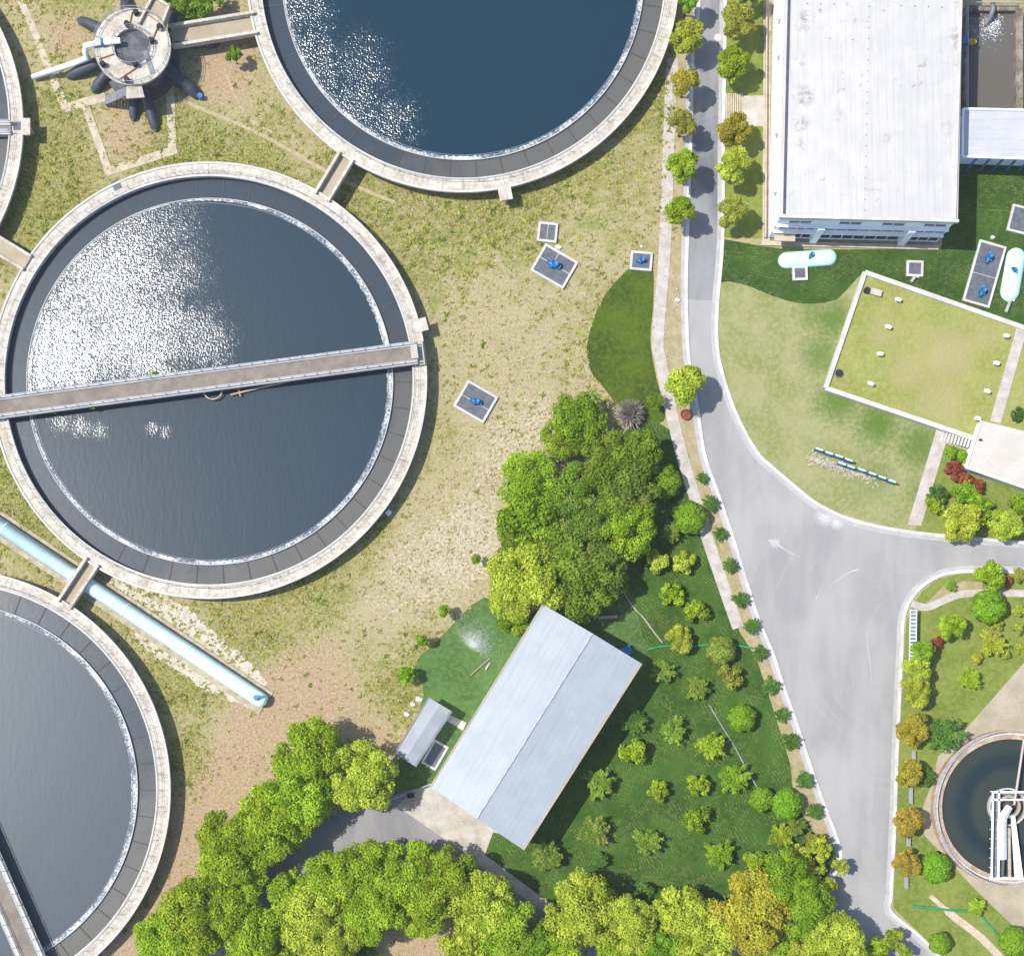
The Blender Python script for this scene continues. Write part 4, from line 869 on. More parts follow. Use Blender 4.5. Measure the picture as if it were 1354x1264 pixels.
t = thing('electric_box', 'small white box in the shade at the rim of the glittering tank', 'box', (*W(514, 678, .5), 0), .8); MB().box((0, 0, .35), (.6, .5, .7)).build('cabinet', M['white_paint'], t); MB().box((0, 0, .73), (.7, .6, .05)).build('lid', M['wallblue'], t)
mh = MB().cyl(W(949, 50), .5, .0, .03, 24); tag(mh.build('manhole_cover', M['white_concrete']), 'round pale manhole cover on the road near the top edge', 'manhole cover')
# paved gap beside the upper road
struct('pavement', MB().prism(PL([(982, 127), (1013, 127), (1013, 168), (982, 166)]), 0, .07), M['path'])
m = MB()
for i in range(9): x, y = W(958+i*2.9, 141); m.box((x, y, .05), (.2, 3.4, .1))
m.build('x', M['tan_path']); g = bpy.data.objects['x']; g.name = 'slatted_drain'; tag(g, 'slatted drain cover linking the upper road to the hall', 'drain')
fm = MB(); fm.beam(W(1013, -60), W(1011, 316), .18, 0, .75); tag(fm.build('low_wall', M['tan_path']), 'low tan wall along the left side of the large hall', 'wall')

# ------------------------------------------------------------------ foliage
def leaf_material(name, dark, light, warm=None):
    t = NT(name); v = t.attr('leafv'); oi = t.n('ObjectInfo'); n = t.noise(t.obj(), 1.3, 2)
    f = t.math('ADD', t.math('MULTIPLY', v, .75), t.math('MULTIPLY', t.math('SUBTRACT', n, .5), .6), clamp=False)
    c = t.mix(t.ss(f, .1, .75), dark, light)
    if warm is not None:
        c = t.mix(t.math('MULTIPLY', t.ss(t.noise(t.obj(), 2.2, 3, .6), .45, .7), .6), c, warm)
    hs = t.n('HueSaturation', {'Hue': t.math('MULTIPLY_ADD', oi.outputs['Random'], .02, .490), 'Saturation': 1.0, 'Value': t.math('MULTIPLY_ADD', oi.outputs['Random'], .22, .88), 'Color': c})
    d = t.n('BsdfDiffuse', {'Color': hs}); tr = t.n('BsdfTranslucent', {'Color': hs}); mx = t.n('MixShader', {0: .38}); t.set(mx.inputs[1], d); t.set(mx.inputs[2], tr)
    t.t.links.new(mx.outputs[0], t.out.inputs[0]); return t.m
def lc(*c): return tuple(v for v in lin(c))+(1,)
LEAF = {
 'lime': leaf_material('lime foliage', lc(122, 150, 30), lc(184, 208, 62)),
 'yellow': leaf_material('yellow green foliage', lc(150, 164, 48), lc(206, 216, 84)),
 'olive': leaf_material('olive foliage', lc(136, 142, 56), lc(184, 186, 80)),
 'bright': leaf_material('bright green foliage', lc(104, 142, 28), lc(164, 196, 56)),
 'ballg': leaf_material('clipped green foliage', lc(92, 134, 26), lc(146, 186, 50)),
 'mid': leaf_material('mid green foliage', lc(98, 130, 36), lc(152, 178, 60)),
 'deep': leaf_material('deep green foliage', lc(72, 110, 44), lc(122, 156, 70)),
 'sage': leaf_material('sage foliage', lc(106, 138, 46), lc(168, 194, 80)),
 'golden': leaf_material('golden foliage', lc(152, 148, 48), lc(200, 194, 70), lc(186, 164, 64)),
 'orange': leaf_material('orange foliage', lc(152, 130, 52), lc(194, 168, 70), lc(166, 130, 64)),
 'rust': leaf_material('rust tinged foliage', lc(102, 134, 48), lc(156, 178, 74), lc(146, 130, 76)),
 'red': leaf_material('red foliage', lc(140, 74, 56), lc(186, 104, 82)),
 'mix': leaf_material('mixed foliage', lc(94, 124, 44), lc(148, 172, 66), lc(148, 152, 80))}
def unit(n, r):
    v = r.normal(size=(n, 3)); return v/np.linalg.norm(v, axis=1, keepdims=True)
def leaf_quads(cen, nor, size, r, aspect=.62):
    n = len(cen); t = np.cross(nor, unit(n, r)); t /= np.linalg.norm(t, axis=1, keepdims=True)+1e-9; b = np.cross(nor, t)
    s = size*(.6+.8*r.random((n, 1)))
    v = np.stack([cen+t*s, cen+b*s*aspect, cen-t*s, cen-b*s*aspect], 1).reshape(-1, 3); return v, np.arange(4*n).reshape(n, 4)
def crown_lobes(name, seed, nl, n, leaf, lobe=(.26, .42), flat=.75, gap=0.0, spread=.68):
    r = np.random.default_rng(seed); d = unit(nl, r); d[:, 2] = np.abs(d[:, 2])*1.1-.25; d /= np.linalg.norm(d, axis=1, keepdims=True)
    rad = r.uniform(lobe[0], lobe[1], nl); ec = r.uniform(.85, 1.12, nl)
    lc_ = d*(spread*ec)[:, None]; lc_[:, 2] *= flat
    lc_ = np.vstack([lc_, [[0, 0, .3*flat]], r.normal(0, .22, (max(2, nl//4), 3))]); m = len(lc_)
    rad = np.concatenate([rad, [.46], r.uniform(lobe[0], lobe[1], m-nl-1)]); tone = r.random(m)
    w_ = rad**2; pick = r.choice(m, n, p=w_/w_.sum()); dirs = unit(n, r); dirs[:, 2] = np.where(dirs[:, 2] < -.45, -dirs[:, 2], dirs[:, 2])
    bumpy = 1+.13*np.sin(dirs[:, 0]*9+pick*1.7)*np.sin(dirs[:, 1]*9+pick)*1.0
    rr = rad[pick]*(.80+.26*r.random(n))*bumpy
    cen = lc_[pick]+dirs*rr[:, None]
    ins = np.zeros(n, bool)
    for k in range(m): ins |= (np.linalg.norm(cen-lc_[k], axis=1) < rad[k]*.72) & (pick != k)
    cen, dirs, pick = cen[~ins], dirs[~ins], pick[~ins]; n = len(cen)
    nor = dirs*.9+unit(n, r)*.75; nor /= np.linalg.norm(nor, axis=1, keepdims=True)
    v, f = leaf_quads(cen, nor, leaf, r)
    lv = np.clip(.5*tone[pick]+.5*r.random(n)+.0, 0, 1)
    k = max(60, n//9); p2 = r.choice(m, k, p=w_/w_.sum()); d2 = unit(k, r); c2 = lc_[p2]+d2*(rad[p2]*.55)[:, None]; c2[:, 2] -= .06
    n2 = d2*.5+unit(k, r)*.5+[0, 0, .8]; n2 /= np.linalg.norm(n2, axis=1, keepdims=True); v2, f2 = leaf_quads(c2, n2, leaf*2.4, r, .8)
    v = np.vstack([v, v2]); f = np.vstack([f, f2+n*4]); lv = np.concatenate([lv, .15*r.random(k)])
    return np_mesh(name, v, f, [LEAF['lime']], None, {'leafv': lv})
def crown_ball(name, seed, n, leaf, flat=.8, ridg=.05):
    r = np.random.default_rng(seed); d = unit(n, r); d[:, 2] = np.abs(d[:, 2])-.25; d /= np.linalg.norm(d, axis=1, keepdims=True)
    ph = r.uniform(0, 6, 6); a = np.arctan2(d[:, 1], d[:, 0])
    rr = .88+ridg*np.sin(5*a+ph[0])+ridg*.7*np.sin(9*a+ph[1]+3*d[:, 2])+.09*r.random(n)
    cen = d*rr[:, None]*[1, 1, flat]; nor = d+unit(n, r)*.6; nor /= np.linalg.norm(nor, axis=1, keepdims=True)
    v, f = leaf_quads(cen, nor, leaf, r); return np_mesh(name, v, f, [LEAF['lime']], None, {'leafv': .3+.7*r.random(n)})
def crown_loose(name, seed, nb, per, leaf, flat=.55, droop=.35, aspect=.3):
    r = np.random.default_rng(seed); C_, N_, L_ = [], [], []
    for b in range(nb):
        a = 2*math.pi*(b+r.uniform(-.3, .3))/nb*2.4; el = r.uniform(.0, 1.2); ln = r.uniform(.7, 1.05)*(.55+.45*math.cos(el)); tone = r.random()
        t_ = r.uniform(.15, 1, per)**.7; d = np.array([math.cos(a)*math.cos(el*.6), math.sin(a)*math.cos(el*.6), math.sin(el)*flat*1.4])
        p = d[None]*(t_*ln)[:, None]; p[:, 2] += .15-droop*t_**2*.5; p += r.normal(0, .075, (per, 3))*(1.2-.4*t_)[:, None]
        C_.append(p); N_.append(unit(per, r)*.7+[0, 0, 1]); L_.append(.5*tone+.5*r.random(per))
    cen = np.vstack(C_); nor = np.vstack(N_); nor /= np.linalg.norm(nor, axis=1, keepdims=True)
    v, f = leaf_quads(cen, nor, leaf, r, aspect); return np_mesh(name, v, f, [LEAF['lime']], None, {'leafv': np.concatenate(L_)})
CROWN = {'big': [crown_lobes('crown', 10+i, 44, 22000, .032, (.17, .30), .7, spread=.78) for i in range(4)],
         'med': [crown_lobes('crown', 30+i, 22, 7600, .056, (.22, .36), .8, spread=.7) for i in range(4)],
         'small': [crown_lobes('crown', 50+i, 9, 1100, .12, (.3, .46), .8, spread=.6) for i in range(3)],
         'fuzzy': [crown_lobes('crown', 70+i, 46, 14000, .030, (.12, .30), .6, spread=.8) for i in range(3)],
         'ball': [crown_ball('crown', 90+i, 3600, .075) for i in range(2)],
         'loose': [crown_loose('crown', 110+i, 26, 60, .105) for i in range(5)],
         'sprig': [crown_lobes('crown', 130+i, 12, 1500, .085, (.2, .36), .7, spread=.74) for i in range(5)]}
def trunk_mesh(seed):
    r = random.Random(seed); m = MB(); m.tube([(0, 0, 0), (.05, .02, .35), (0, .03, .7), (.02, 0, 1.0)], [.14, .1, .085, .06], 8)
    for k in range(5):
        a = k*1.26+r.uniform(-.3, .3); q = r.uniform(.5, .7)
        m.tube([(0, 0, q), (.3*math.cos(a), .3*math.sin(a), q+.14), (.62*math.cos(a), .62*math.sin(a), q+.3)], [.06, .04, .015], 6)
    me = bpy.data.meshes.new('trunk'); me.from_pydata(m.v, [], m.f); me.materials.append(M['bark']); return me
TRUNK = [trunk_mesh(i) for i in range(3)]
cnt = {}
def tree(px, py, r, shape, hue, label, group, zc=None, cat='tree', name='tree', flat=1.0):
    R = r/10
    if zc is None: zc = min(6.2, 1.3*R+1.6) if shape in ('big', 'med', 'fuzzy') else .75*R+.5
    x, y = W(px, py, zc); t = thing(name, label, cat, (x, y, 0), random.uniform(0, 6.28), group)
    k = cnt.get(shape, 0); cnt[shape] = k+1; me = CROWN[shape][k % len(CROWN[shape])]
    c = bpy.data.objects.new('crown', me); C.objects.link(c); c.parent = t; c.location = (0, 0, zc); c.scale = (R, R, R*flat)
    c.material_slots[0].link = 'OBJECT'; c.material_slots[0].material = LEAF[hue]
    u = bpy.data.objects.new('stem' if cat == 'shrub' else 'trunk', TRUNK[k % 3]); C.objects.link(u); u.parent = t; u.scale = (max(.35, R*.75), max(.35, R*.75), zc*.98)
    return t
ordw = ['first', 'second', 'third', 'fourth', 'fifth', 'sixth', 'seventh', 'eighth', 'ninth', 'tenth', 'eleventh', 'twelfth', 'thirteenth', 'fourteenth', 'fifteenth']
gA = 'trees on the left kerb of the upper road'; gB = 'trees on the right kerb of the upper road'
for (px, py, r, hu, lb) in ((911, 0, 15, 'bright', 'green tree cut by the top edge, left of the upper road'), (908, 49, 22, 'yellow', 'large yellow-green tree on the upper road left kerb, beside the manhole cover'), (906, 110, 18, 'golden', 'sparse orange-tinged tree on the left kerb of the upper road'),
        (903, 163, 18, 'olive', 'olive tree on the left kerb, between the orange-tinged and bright trees'), (902, 220, 21, 'lime', 'bright green tree, second from the bottom of the left kerb row'), (899, 280, 19, 'lime', 'bright green tree ending the upper left kerb row, beside the long path'),
        (907, 510, 25, 'yellow', 'lone yellow-green tree standing on the kerb where the road bends')):
    tree(px, py, r*1.06, 'med', hu, lb, gA, zc=4.3)
for (px, py, r, hu, lb) in ((990, -8, 16, 'deep', 'dark green tree cut by the top edge, right of the upper road'), (975, 30, 25, 'olive', 'wide olive tree at the top of the right kerb row'), (969, 86, 23, 'lime', 'lime tree above the slatted drain on the right kerb'), (970, 172, 22, 'golden', 'golden tree just below the slatted drain on the right kerb'),
        (969, 220, 24, 'yellow', 'pale yellow-green tree, second from the bottom of the right kerb row'), (968, 280, 21, 'olive', 'olive tree at the bottom of the right kerb row, above the lawn')):
    tree(px, py, r*1.02, 'med', hu, lb, gB, zc=3.6)
for (px, py, r, lb) in ((216, -4, 14, 'dark bush above the distribution tower at the top edge'), (240, 10, 17, 'rounded lime bush just right of the distribution tower'), (264, 9, 17, 'lime bush right beside the first bush near the tower'), (285, -4, 12, 'small bush cut by the top edge near the tank channel'), (309, 73, 11, 'small lone bush on dirt left of the deep blue tank')):
    tree(px, py, r, 'sprig', 'mid', lb, 'bushes near the distribution tower', zc=2.6)
for (px, py, r, lb) in ((629, 739, 7, 'tiny sapling beside the pale soil left of the big trees'), (587, 808, 9, 'small sapling at the upper edge of the sprinkled lawn'), (558, 845, 9, 'round sapling at the left edge of the sprinkled lawn'), (537, 893, 12, 'bushy sapling just above the shed')):
    tree(px, py, r, 'small', 'bright', lb, 'saplings on the field', zc=2.4)
# big central clump
gF = 'trees of the central clump'
for (px, py, r, sh, hu, zc, lb) in ((766, 556, 36, 'fuzzy', 'bright', 3.5, 'feathery light green tree left of the grey leafless bush'), (742, 580, 26, 'fuzzy', 'lime', 3, 'low feathery tree at the upper left of the central clump'), (810, 618, 42, 'fuzzy', 'mid', 4.5, 'broad tree at the top middle of the central clump'),
        (848, 600, 30, 'med', 'mid', 4, 'dark tree on the upper right of the central clump'), (700, 635, 38, 'fuzzy', 'lime', 3.5, 'thin-crowned tree at the left side of the central clump, beside pale soil'), (768, 655, 40, 'fuzzy', 'mid', 4.2, 'green tree in the middle of the central clump'),
        (828, 650, 40, 'fuzzy', 'mix', 4.6, 'brown-tinged tree in the right half of the central clump'), (702, 695, 42, 'med', 'bright', 4.2, 'dense bright tree above the yellow-green front tree'), (770, 692, 38, 'fuzzy', 'mix', 5.2, 'olive-brown tree at the heart of the central clump'),
        (820, 700, 42, 'fuzzy', 'lime', 5.2, 'broad lime tree at the right edge of the central clump'), (682, 722, 26, 'med', 'mid', 4, 'small-leaved tree on the left edge of the central clump'), (740, 735, 36, 'med', 'mid', 4.8, 'dark green tree between front yellow tree and olive centre'),
        (790, 752, 36, 'med', 'mix', 4.8, 'mixed green tree in the lower right of the central clump'), (764, 775, 44, 'fuzzy', 'mid', 5, 'round green tree hanging over the workshop corner'), (800, 770, 28, 'fuzzy', 'mid', 3.5, 'low tree at the lower right of the central clump'),
        (697, 772, 50, 'big', 'yellow', 5.5, 'large yellow-green tree at the front left of the central clump'), (680, 818, 22, 'med', 'bright', 3, 'green tree peeping out between the yellow tree and the workshop')):
    tree(px, py, r*1.05, sh, hu, lb, gF, zc=zc)
# bare bush
bb = thing('bare_bush', 'grey leafless round bush beside the dark lawn and central clump', 'bush', (*W(834, 545, 2.2), 0))
m = MB(); rr = random.Random(4)
for i in range(520):
    a = rr.uniform(0, 6.283); el = rr.uniform(.05, 1.5); L1 = 2.2*rr.uniform(.8, 1.05); d = Vector((math.cos(a)*math.cos(el), math.sin(a)*math.cos(el), math.sin(el)*1.4))
    s_ = Vector((rr.uniform(-.1, .1), rr.uniform(-.1, .1), 0)); mid = d*L1*.5+Vector((0, 0, .1)); m.tube([s_, mid, d*L1+Vector((rr.uniform(-.12, .12), rr.uniform(-.12, .12), 0))], [.055, .05, .03], 3)
m.build('twigs', M['twig'], bb); MB().cyl((0, 0), .2, 0, .3, 8).build('stem', M['bark'], bb)
tree(868, 530, 13, 'loose', 'mix', 'low olive shrub between the grey leafless bush and the path', 'garden shrubs', cat='shrub', name='shrub')
t = thing('planter', 'rust red planter at the foot of the lone kerb tree', 'planter', (*W(906, 549), 0)); MB().lathe([(.5, 0), (.72, .55), (.6, .55), (.5, .4), (0, .4)], 20).build('pot', M['red'], t)
# garden shrubs east of the workshop
gG = 'garden shrubs on the dark lawn'
G = [(878, 637, 23, 'ball', 'ballg', 'bright round shrub nearest the right edge of the central clump'), (913, 685, 22, 'ball', 'ballg', 'bright round shrub overlapping the end of the paved path bend'), (858, 687, 14, 'sprig', 'lime', 'lime shrub tucked against the right flank of the central clump'),
     (886, 705, 15, 'loose', 'rust', 'thin rust-tinged shrub left below the round shrub on the path'), (871, 742, 18, 'sprig', 'yellow', 'left one of the paired yellow-green shrubs'), (905, 745, 16, 'sprig', 'yellow', 'right one of the paired yellow-green shrubs'), (889, 786, 17, 'sprig', 'lime', 'ragged lime shrub below the paired shrubs'),
     (921, 808, 17, 'sprig', 'lime', 'upright lime shrub near the lower end of the paved path'), (899, 845, 20, 'med', 'yellow', 'brightest yellow-green shrub, standing over the green hose'), (953, 860, 20, 'ball', 'rust', 'round rust-tinged shrub on the green hose'), (875, 886, 18, 'loose', 'rust', 'spindly shrub just right of the workshop east corner'),
     (964, 895, 19, 'sprig', 'olive', 'golden shrub below the round rust-tinged shrub'), (921, 911, 17, 'loose', 'sage', 'sage shrub left of the golden shrub'), (981, 949, 19, 'ball', 'ballg', 'perfectly round lone bright shrub on the open lawn'), (838, 953, 19, 'loose', 'deep', 'dark shrub at the shadow edge of the workshop, upper'),
     (891, 966, 20, 'loose', 'sage', 'open-branched shrub with pale centre, right of the shadow'), (838, 992, 21, 'sprig', 'lime', 'lime shrub just below the dark shrub by the shadow'), (940, 987, 22, 'loose', 'lime', 'open lime shrub left of the thin cable'), (968, 1028, 23, 'loose', 'bright', 'feathery bright shrub under the thin cable'),
     (791, 1037, 22, 'loose', 'sage', 'grey-green shrub halfway along the workshop shadow'), (869, 1046, 15, 'sprig', 'lime', 'compact shrub in the middle of the seamed lawn'), (923, 1038, 16, 'sprig', 'lime', 'compact shrub left of the feathery bright shrub'), (1007, 1057, 17, 'ball', 'ballg', 'left one of two touching bright round shrubs'),
     (1040, 1063, 21, 'ball', 'ballg', 'right and larger one of two touching bright round shrubs'), (922, 1082, 19, 'sprig', 'bright', 'bright shrub right of the seamed lawn centre'), (784, 1099, 23, 'loose', 'rust', 'wide reddish-centred shrub near the workshop south corner'), (856, 1111, 21, 'loose', 'sage', 'wide shrub below the seamed lawn centre'),
     (792, 1137, 13, 'loose', 'deep', 'small dark shrub under the wide reddish-centred shrub'), (725, 1132, 22, 'loose', 'mix', 'round dark-centred shrub below the workshop south corner'), (950, 1128, 21, 'loose', 'bright', 'star-shaped bright shrub on the lower lawn'), (1030, 1105, 18, 'loose', 'lime', 'pale lime shrub below the touching round shrubs'),
     (1052, 1094, 15, 'loose', 'mix', 'brownish shrub right of the pale lime shrub'), (859, 1180, 20, 'sprig', 'deep', 'deep green shrub between the large bottom trees'), (998, 1140, 18, 'sprig', 'lime', 'lime shrub above the golden bottom tree'), (1080, 1112, 14, 'sprig', 'olive', 'olive shrub at the road edge near the lower bend')]
for (px, py, r, sh, hu, lb) in G: tree(px, py, r, sh, hu, lb, gG, zc=max(1.3, r*.07), cat='shrub', name='shrub')
KS = [(928, 632, 7), (939, 667, 10), (953, 706, 8), (966, 748, 9), (979, 792, 10), (993, 828, 10), (1005, 863, 9), (1019, 906, 10), (1033, 945, 9), (1045, 979, 11), (1063, 1031, 11), (1077, 1073, 10), (1095, 1131, 10)]
for i, (px, py, r) in enumerate(KS): tree(px, py, r*1.3, 'loose', 'deep', '%s dark kerb shrub from the top, left side of the wide road' % ordw[i], 'small dark shrubs along the left kerb', zc=.7, cat='shrub', name='shrub')
# large trees at the bottom
gH = 'large trees around the lower road'
HT = [(410, 998, 44, 'lime', 'northernmost big lime tree, left of the shed'), (480, 1026, 44, 'yellow', 'big yellow-green tree between the shed and the lower road'), (392, 1050, 46, 'lime', 'big lime tree below the northernmost one'), (358, 1092, 46, 'lime', 'big lime tree on the dirt side of the lower road'), (300, 1110, 38, 'lime', 'big tree bulging left onto the bare dirt'), (305, 1150, 44, 'lime', 'big tree below the bulge on the dirt side'), (350, 1070, 34, 'lime', 'left shoulder tree of the dirt side row'),
      (258, 1215, 48, 'lime', 'dark-edged tree at the lower left end of the row'), (222, 1245, 40, 'lime', 'lowest left tree, at the bottom edge near the dirt'), (308, 1212, 38, 'lime', 'tree right of the lower left end tree'), (385, 1182, 32, 'lime', 'tree at the left end of the central bottom band'), (345, 1250, 46, 'lime', 'tree at the bottom edge under the left end of the band'), (415, 1215, 46, 'yellow', 'third tree from the left of the bottom band'),
      (445, 1165, 40, 'lime', 'tree poking up into the asphalt road bend'), (490, 1155, 44, 'lime', 'tree in the upper edge of the bottom band, left of centre'), (540, 1155, 44, 'lime', 'tree at the crest of the bottom band'), (440, 1250, 40, 'yellow', 'tree at the bottom edge beside the bare dirt'), (495, 1205, 42, 'lime', 'tree left above the bare dirt hollow'), (590, 1165, 44, 'lime', 'tree right of the crest of the bottom band'),
      (555, 1195, 40, 'lime', 'tree directly above the bare dirt hollow'), (635, 1195, 44, 'yellow', 'tree on the right slope of the bottom band'), (670, 1225, 42, 'lime', 'tree at the right foot of the bottom band'), (620, 1255, 36, 'yellow', 'tree at the bottom edge right of the dirt hollow'), (705, 1252, 34, 'bright', 'tree at the bottom edge right of the band foot'), (768, 1203, 46, 'yellow', 'tall bright yellow-green tree by the forecourt kerb'),
      (745, 1252, 30, 'lime', 'low tree under the tall yellow-green tree'), (828, 1222, 38, 'yellow', 'yellow-green tree right of the tall one'), (812, 1258, 26, 'lime', 'small tree at the bottom edge under the pair'), (898, 1205, 34, 'yellow', 'left half tree of the bottom middle group'), (930, 1235, 42, 'yellow', 'large tree of the bottom middle group'), (870, 1250, 30, 'bright', 'green tree at the bottom between two yellow ones'), (988, 1205, 52, 'golden', 'biggest golden tree at the bottom'),
      (1030, 1165, 38, 'bright', 'bright green tree upper right of the golden one'), (1058, 1198, 40, 'bright', 'bright green tree touching the road edge'), (1020, 1250, 24, 'lime', 'small tree under the golden one'), (1102, 1246, 38, 'yellow', 'yellow tree at the bottom edge by the road mouth'), (1062, 1258, 28, 'yellow', 'low yellow tree left of the road mouth tree')]
for (px, py, r, hu, lb) in HT: tree(px, py, r*1.04, 'big' if r > 37 else 'med', hu, lb, gH, zc=5.4 if r > 37 else 4.2)
tree(478, 1250, 26, 'loose', 'deep', 'dark green bush at the bottom edge beside the dirt hollow', gG, zc=1.5, cat='shrub', name='shrub')
for (px, py, r, lb) in ((1085, 1123, 16, 'thin bright sapling above the road corner'), (1070, 1150, 20, 'thin bright sapling left of the road corner'), (1110, 1146, 13, 'thin bright sapling leaning over the road'), (1090, 1175, 18, 'thin bright sapling below the road corner'), (1058, 1128, 14, 'thin sapling at the garden edge near the road corner'), (1180, 1240, 14, 'small tree at the road mouth beside the lower kerb'), (1160, 1256, 18, 'leafy tree at the bottom edge in the road mouth'), (1196, 1256, 12, 'olive tree at the bottom edge near the kerb')):
    tree(px, py, r, 'sprig', 'yellow' if px < 1150 else 'lime', lb, 'thin trees near the lower road corner', zc=2.8)
# right roadside trees
gC = 'trees in the strip beside the clarifier'
for (px, py, r, hu, lb) in ((1212, 885, 19, 'yellow', 'yellow-green tree at the lower end of the ribbed canopy'), (1211, 914, 22, 'yellow', 'yellow-green tree second in the roadside strip'), (1206, 965, 23, 'golden', 'golden round tree above the first bench'), (1201, 1022, 19, 'golden', 'smaller golden tree between two stone benches'), (1201, 1087, 20, 'orange', 'orange round tree left of the clarifier'), (1199, 1140, 19, 'orange', 'lowest orange tree of the roadside strip')):
    tree(px, py, r*1.03, 'med', hu, lb, gC, zc=2.6)
RG = [(1271, 690, 29, 'med', 'yellow', 'biggest tree in the planting beside the pale roof'), (1329, 693, 23, 'med', 'yellow', 'yellow-green tree at the right kerb of the planting'), (1345, 667, 18, 'sprig', 'bright', 'bright shrub at the right edge of the planting'), (1276, 650, 17, 'sprig', 'bright', 'bright shrub above the biggest planting tree'), (1240, 655, 14, 'sprig', 'deep', 'dark shrub at the path side of the planting'), (1236, 668, 13, 'sprig', 'lime', 'lime shrub at the path side of the planting'), (1296, 672, 18, 'sprig', 'lime', 'lime shrub between the two planting trees'), (1258, 600, 10, 'sprig', 'bright', 'upper clipped green hedge below the steps'), (1272, 606, 10, 'sprig', 'bright', 'lower clipped green hedge below the steps'),
      (1262, 622, 13, 'sprig', 'red', 'red shrub near the pale roof corner'), (1277, 634, 11, 'sprig', 'red', 'middle red shrub in the planting'), (1294, 644, 11, 'sprig', 'red', 'lower right red shrub in the planting'), (1309, 762, 20, 'med', 'lime', 'tree on the kerb above the curved garden path'), (1307, 802, 23, 'ball', 'ballg', 'large bright round shrub below the curved garden path'), (1257, 828, 19, 'med', 'lime', 'lime tree right of the ribbed canopy'), (1219, 861, 17, 'med', 'bright', 'green tree at the lower end of the canopy'), (1240, 850, 10, 'sprig', 'red', 'red shrub between two garden trees'),
      (1312, 850, 20, 'loose', 'yellow', 'loose yellow shrub in the upper right garden'), (1318, 826, 9, 'sprig', 'yellow', 'yellow shrub below the large round shrub'), (1346, 808, 8, 'sprig', 'yellow', 'upper yellow ball shrub at the right edge'), (1346, 832, 8, 'sprig', 'yellow', 'lower yellow ball shrub at the right edge'), (1352, 857, 11, 'sprig', 'yellow', 'yellow shrub at the right edge near the concrete pad'), (1292, 871, 8, 'small', 'golden', 'small golden shrub left of the loose yellow shrub'), (1330, 865, 7, 'small', 'yellow', 'tiny yellow shrub right of the loose one'), (1281, 897, 17, 'loose', 'lime', 'lime shrub nearest the concrete pad'),
      (1247, 970, 27, 'loose', 'deep', 'large loose green bush beside the clarifier'), (1222, 1028, 15, 'loose', 'deep', 'dark shrub between clarifier and benches'), (1237, 1147, 21, 'ball', 'ballg', 'bright round shrub left below the clarifier'), (1291, 1200, 13, 'loose', 'lime', 'small shrub where the lower hose bends'), (1243, 1247, 15, 'ball', 'ballg', 'round shrub at the bottom near the road kerb'), (1342, 1245, 21, 'ball', 'ballg', 'round shrub in the lower right corner'), (1348, 762, 12, 'sprig', 'olive', 'olive shrub at the right edge of the upper kerb bed'), (1333, 766, 7, 'sprig', 'red', 'red shrub in the upper kerb bed'), (1256, 775, 9, 'loose', 'sage', 'sage plant in the upper kerb bed'), (1347, 548, 11, 'sprig', 'deep', 'dark bush right of the reservoir walkway')]
for (px, py, r, sh, hu, lb) in RG: tree(px, py, r, sh, hu, lb, 'garden plants on the right', zc=max(.8, r*.08) if sh != 'med' else 2.6, cat='shrub' if sh != 'med' else 'tree', name='shrub' if sh != 'med' else 'tree')
for i, (px, py, lb) in enumerate(((123, 537, 'small weed clump hanging under the long footbridge, left'), (72, 543, 'tiny weed clump near the left end of the long footbridge'), (205, 496, 'weed clump on the upper rail of the long footbridge'))):
    t = tree(px, py, 5, 'small', 'bright', lb, 'weeds on the long footbridge', zc=2.5, cat='weed', name='weed'); t.location.z = .3

# ------------------------------------------------------------------ grass tufts and stones (uncountable)
def excl(px, py):
    bad = np.zeros(len(px), bool)
    for (cx, cy, R) in ((612, -31, 285), (276, 503, 287), (-67, 1045, 292), (-260, 166, 290), (183, 72, 62), (1337, 1068, 104)): bad |= (px-cx)**2+(py-cy)**2 < R*R
    for k in LN: bad |= inpoly(px, py, LN[k])
    bad |= inpoly(px, py, [(-20, 670), (352, 920), (352, 942), (-20, 700)]); bad |= px > 893; bad |= (px > 858) & (py > 330)
    bad |= inpoly(px, py, [(300, 1200), (400, 1105), (500, 1058), (548, 1036), (590, 1020), (720, 1100), (645, 1130), (730, 1200), (700, 1264), (560, 1180), (440, 1240)])
    bad |= inpoly(px, py, [(232, 124), (300, 154), (385, 196), (430, 222), (522, 264), (520, 272), (430, 231), (345, 183), (270, 151)])
    for (x, y, a) in ((724, 307, 16), (733, 352, 30), (629, 531, 28), (848, 345, 17)): bad |= (px-x)**2+(py-y)**2 < a*a
    return bad
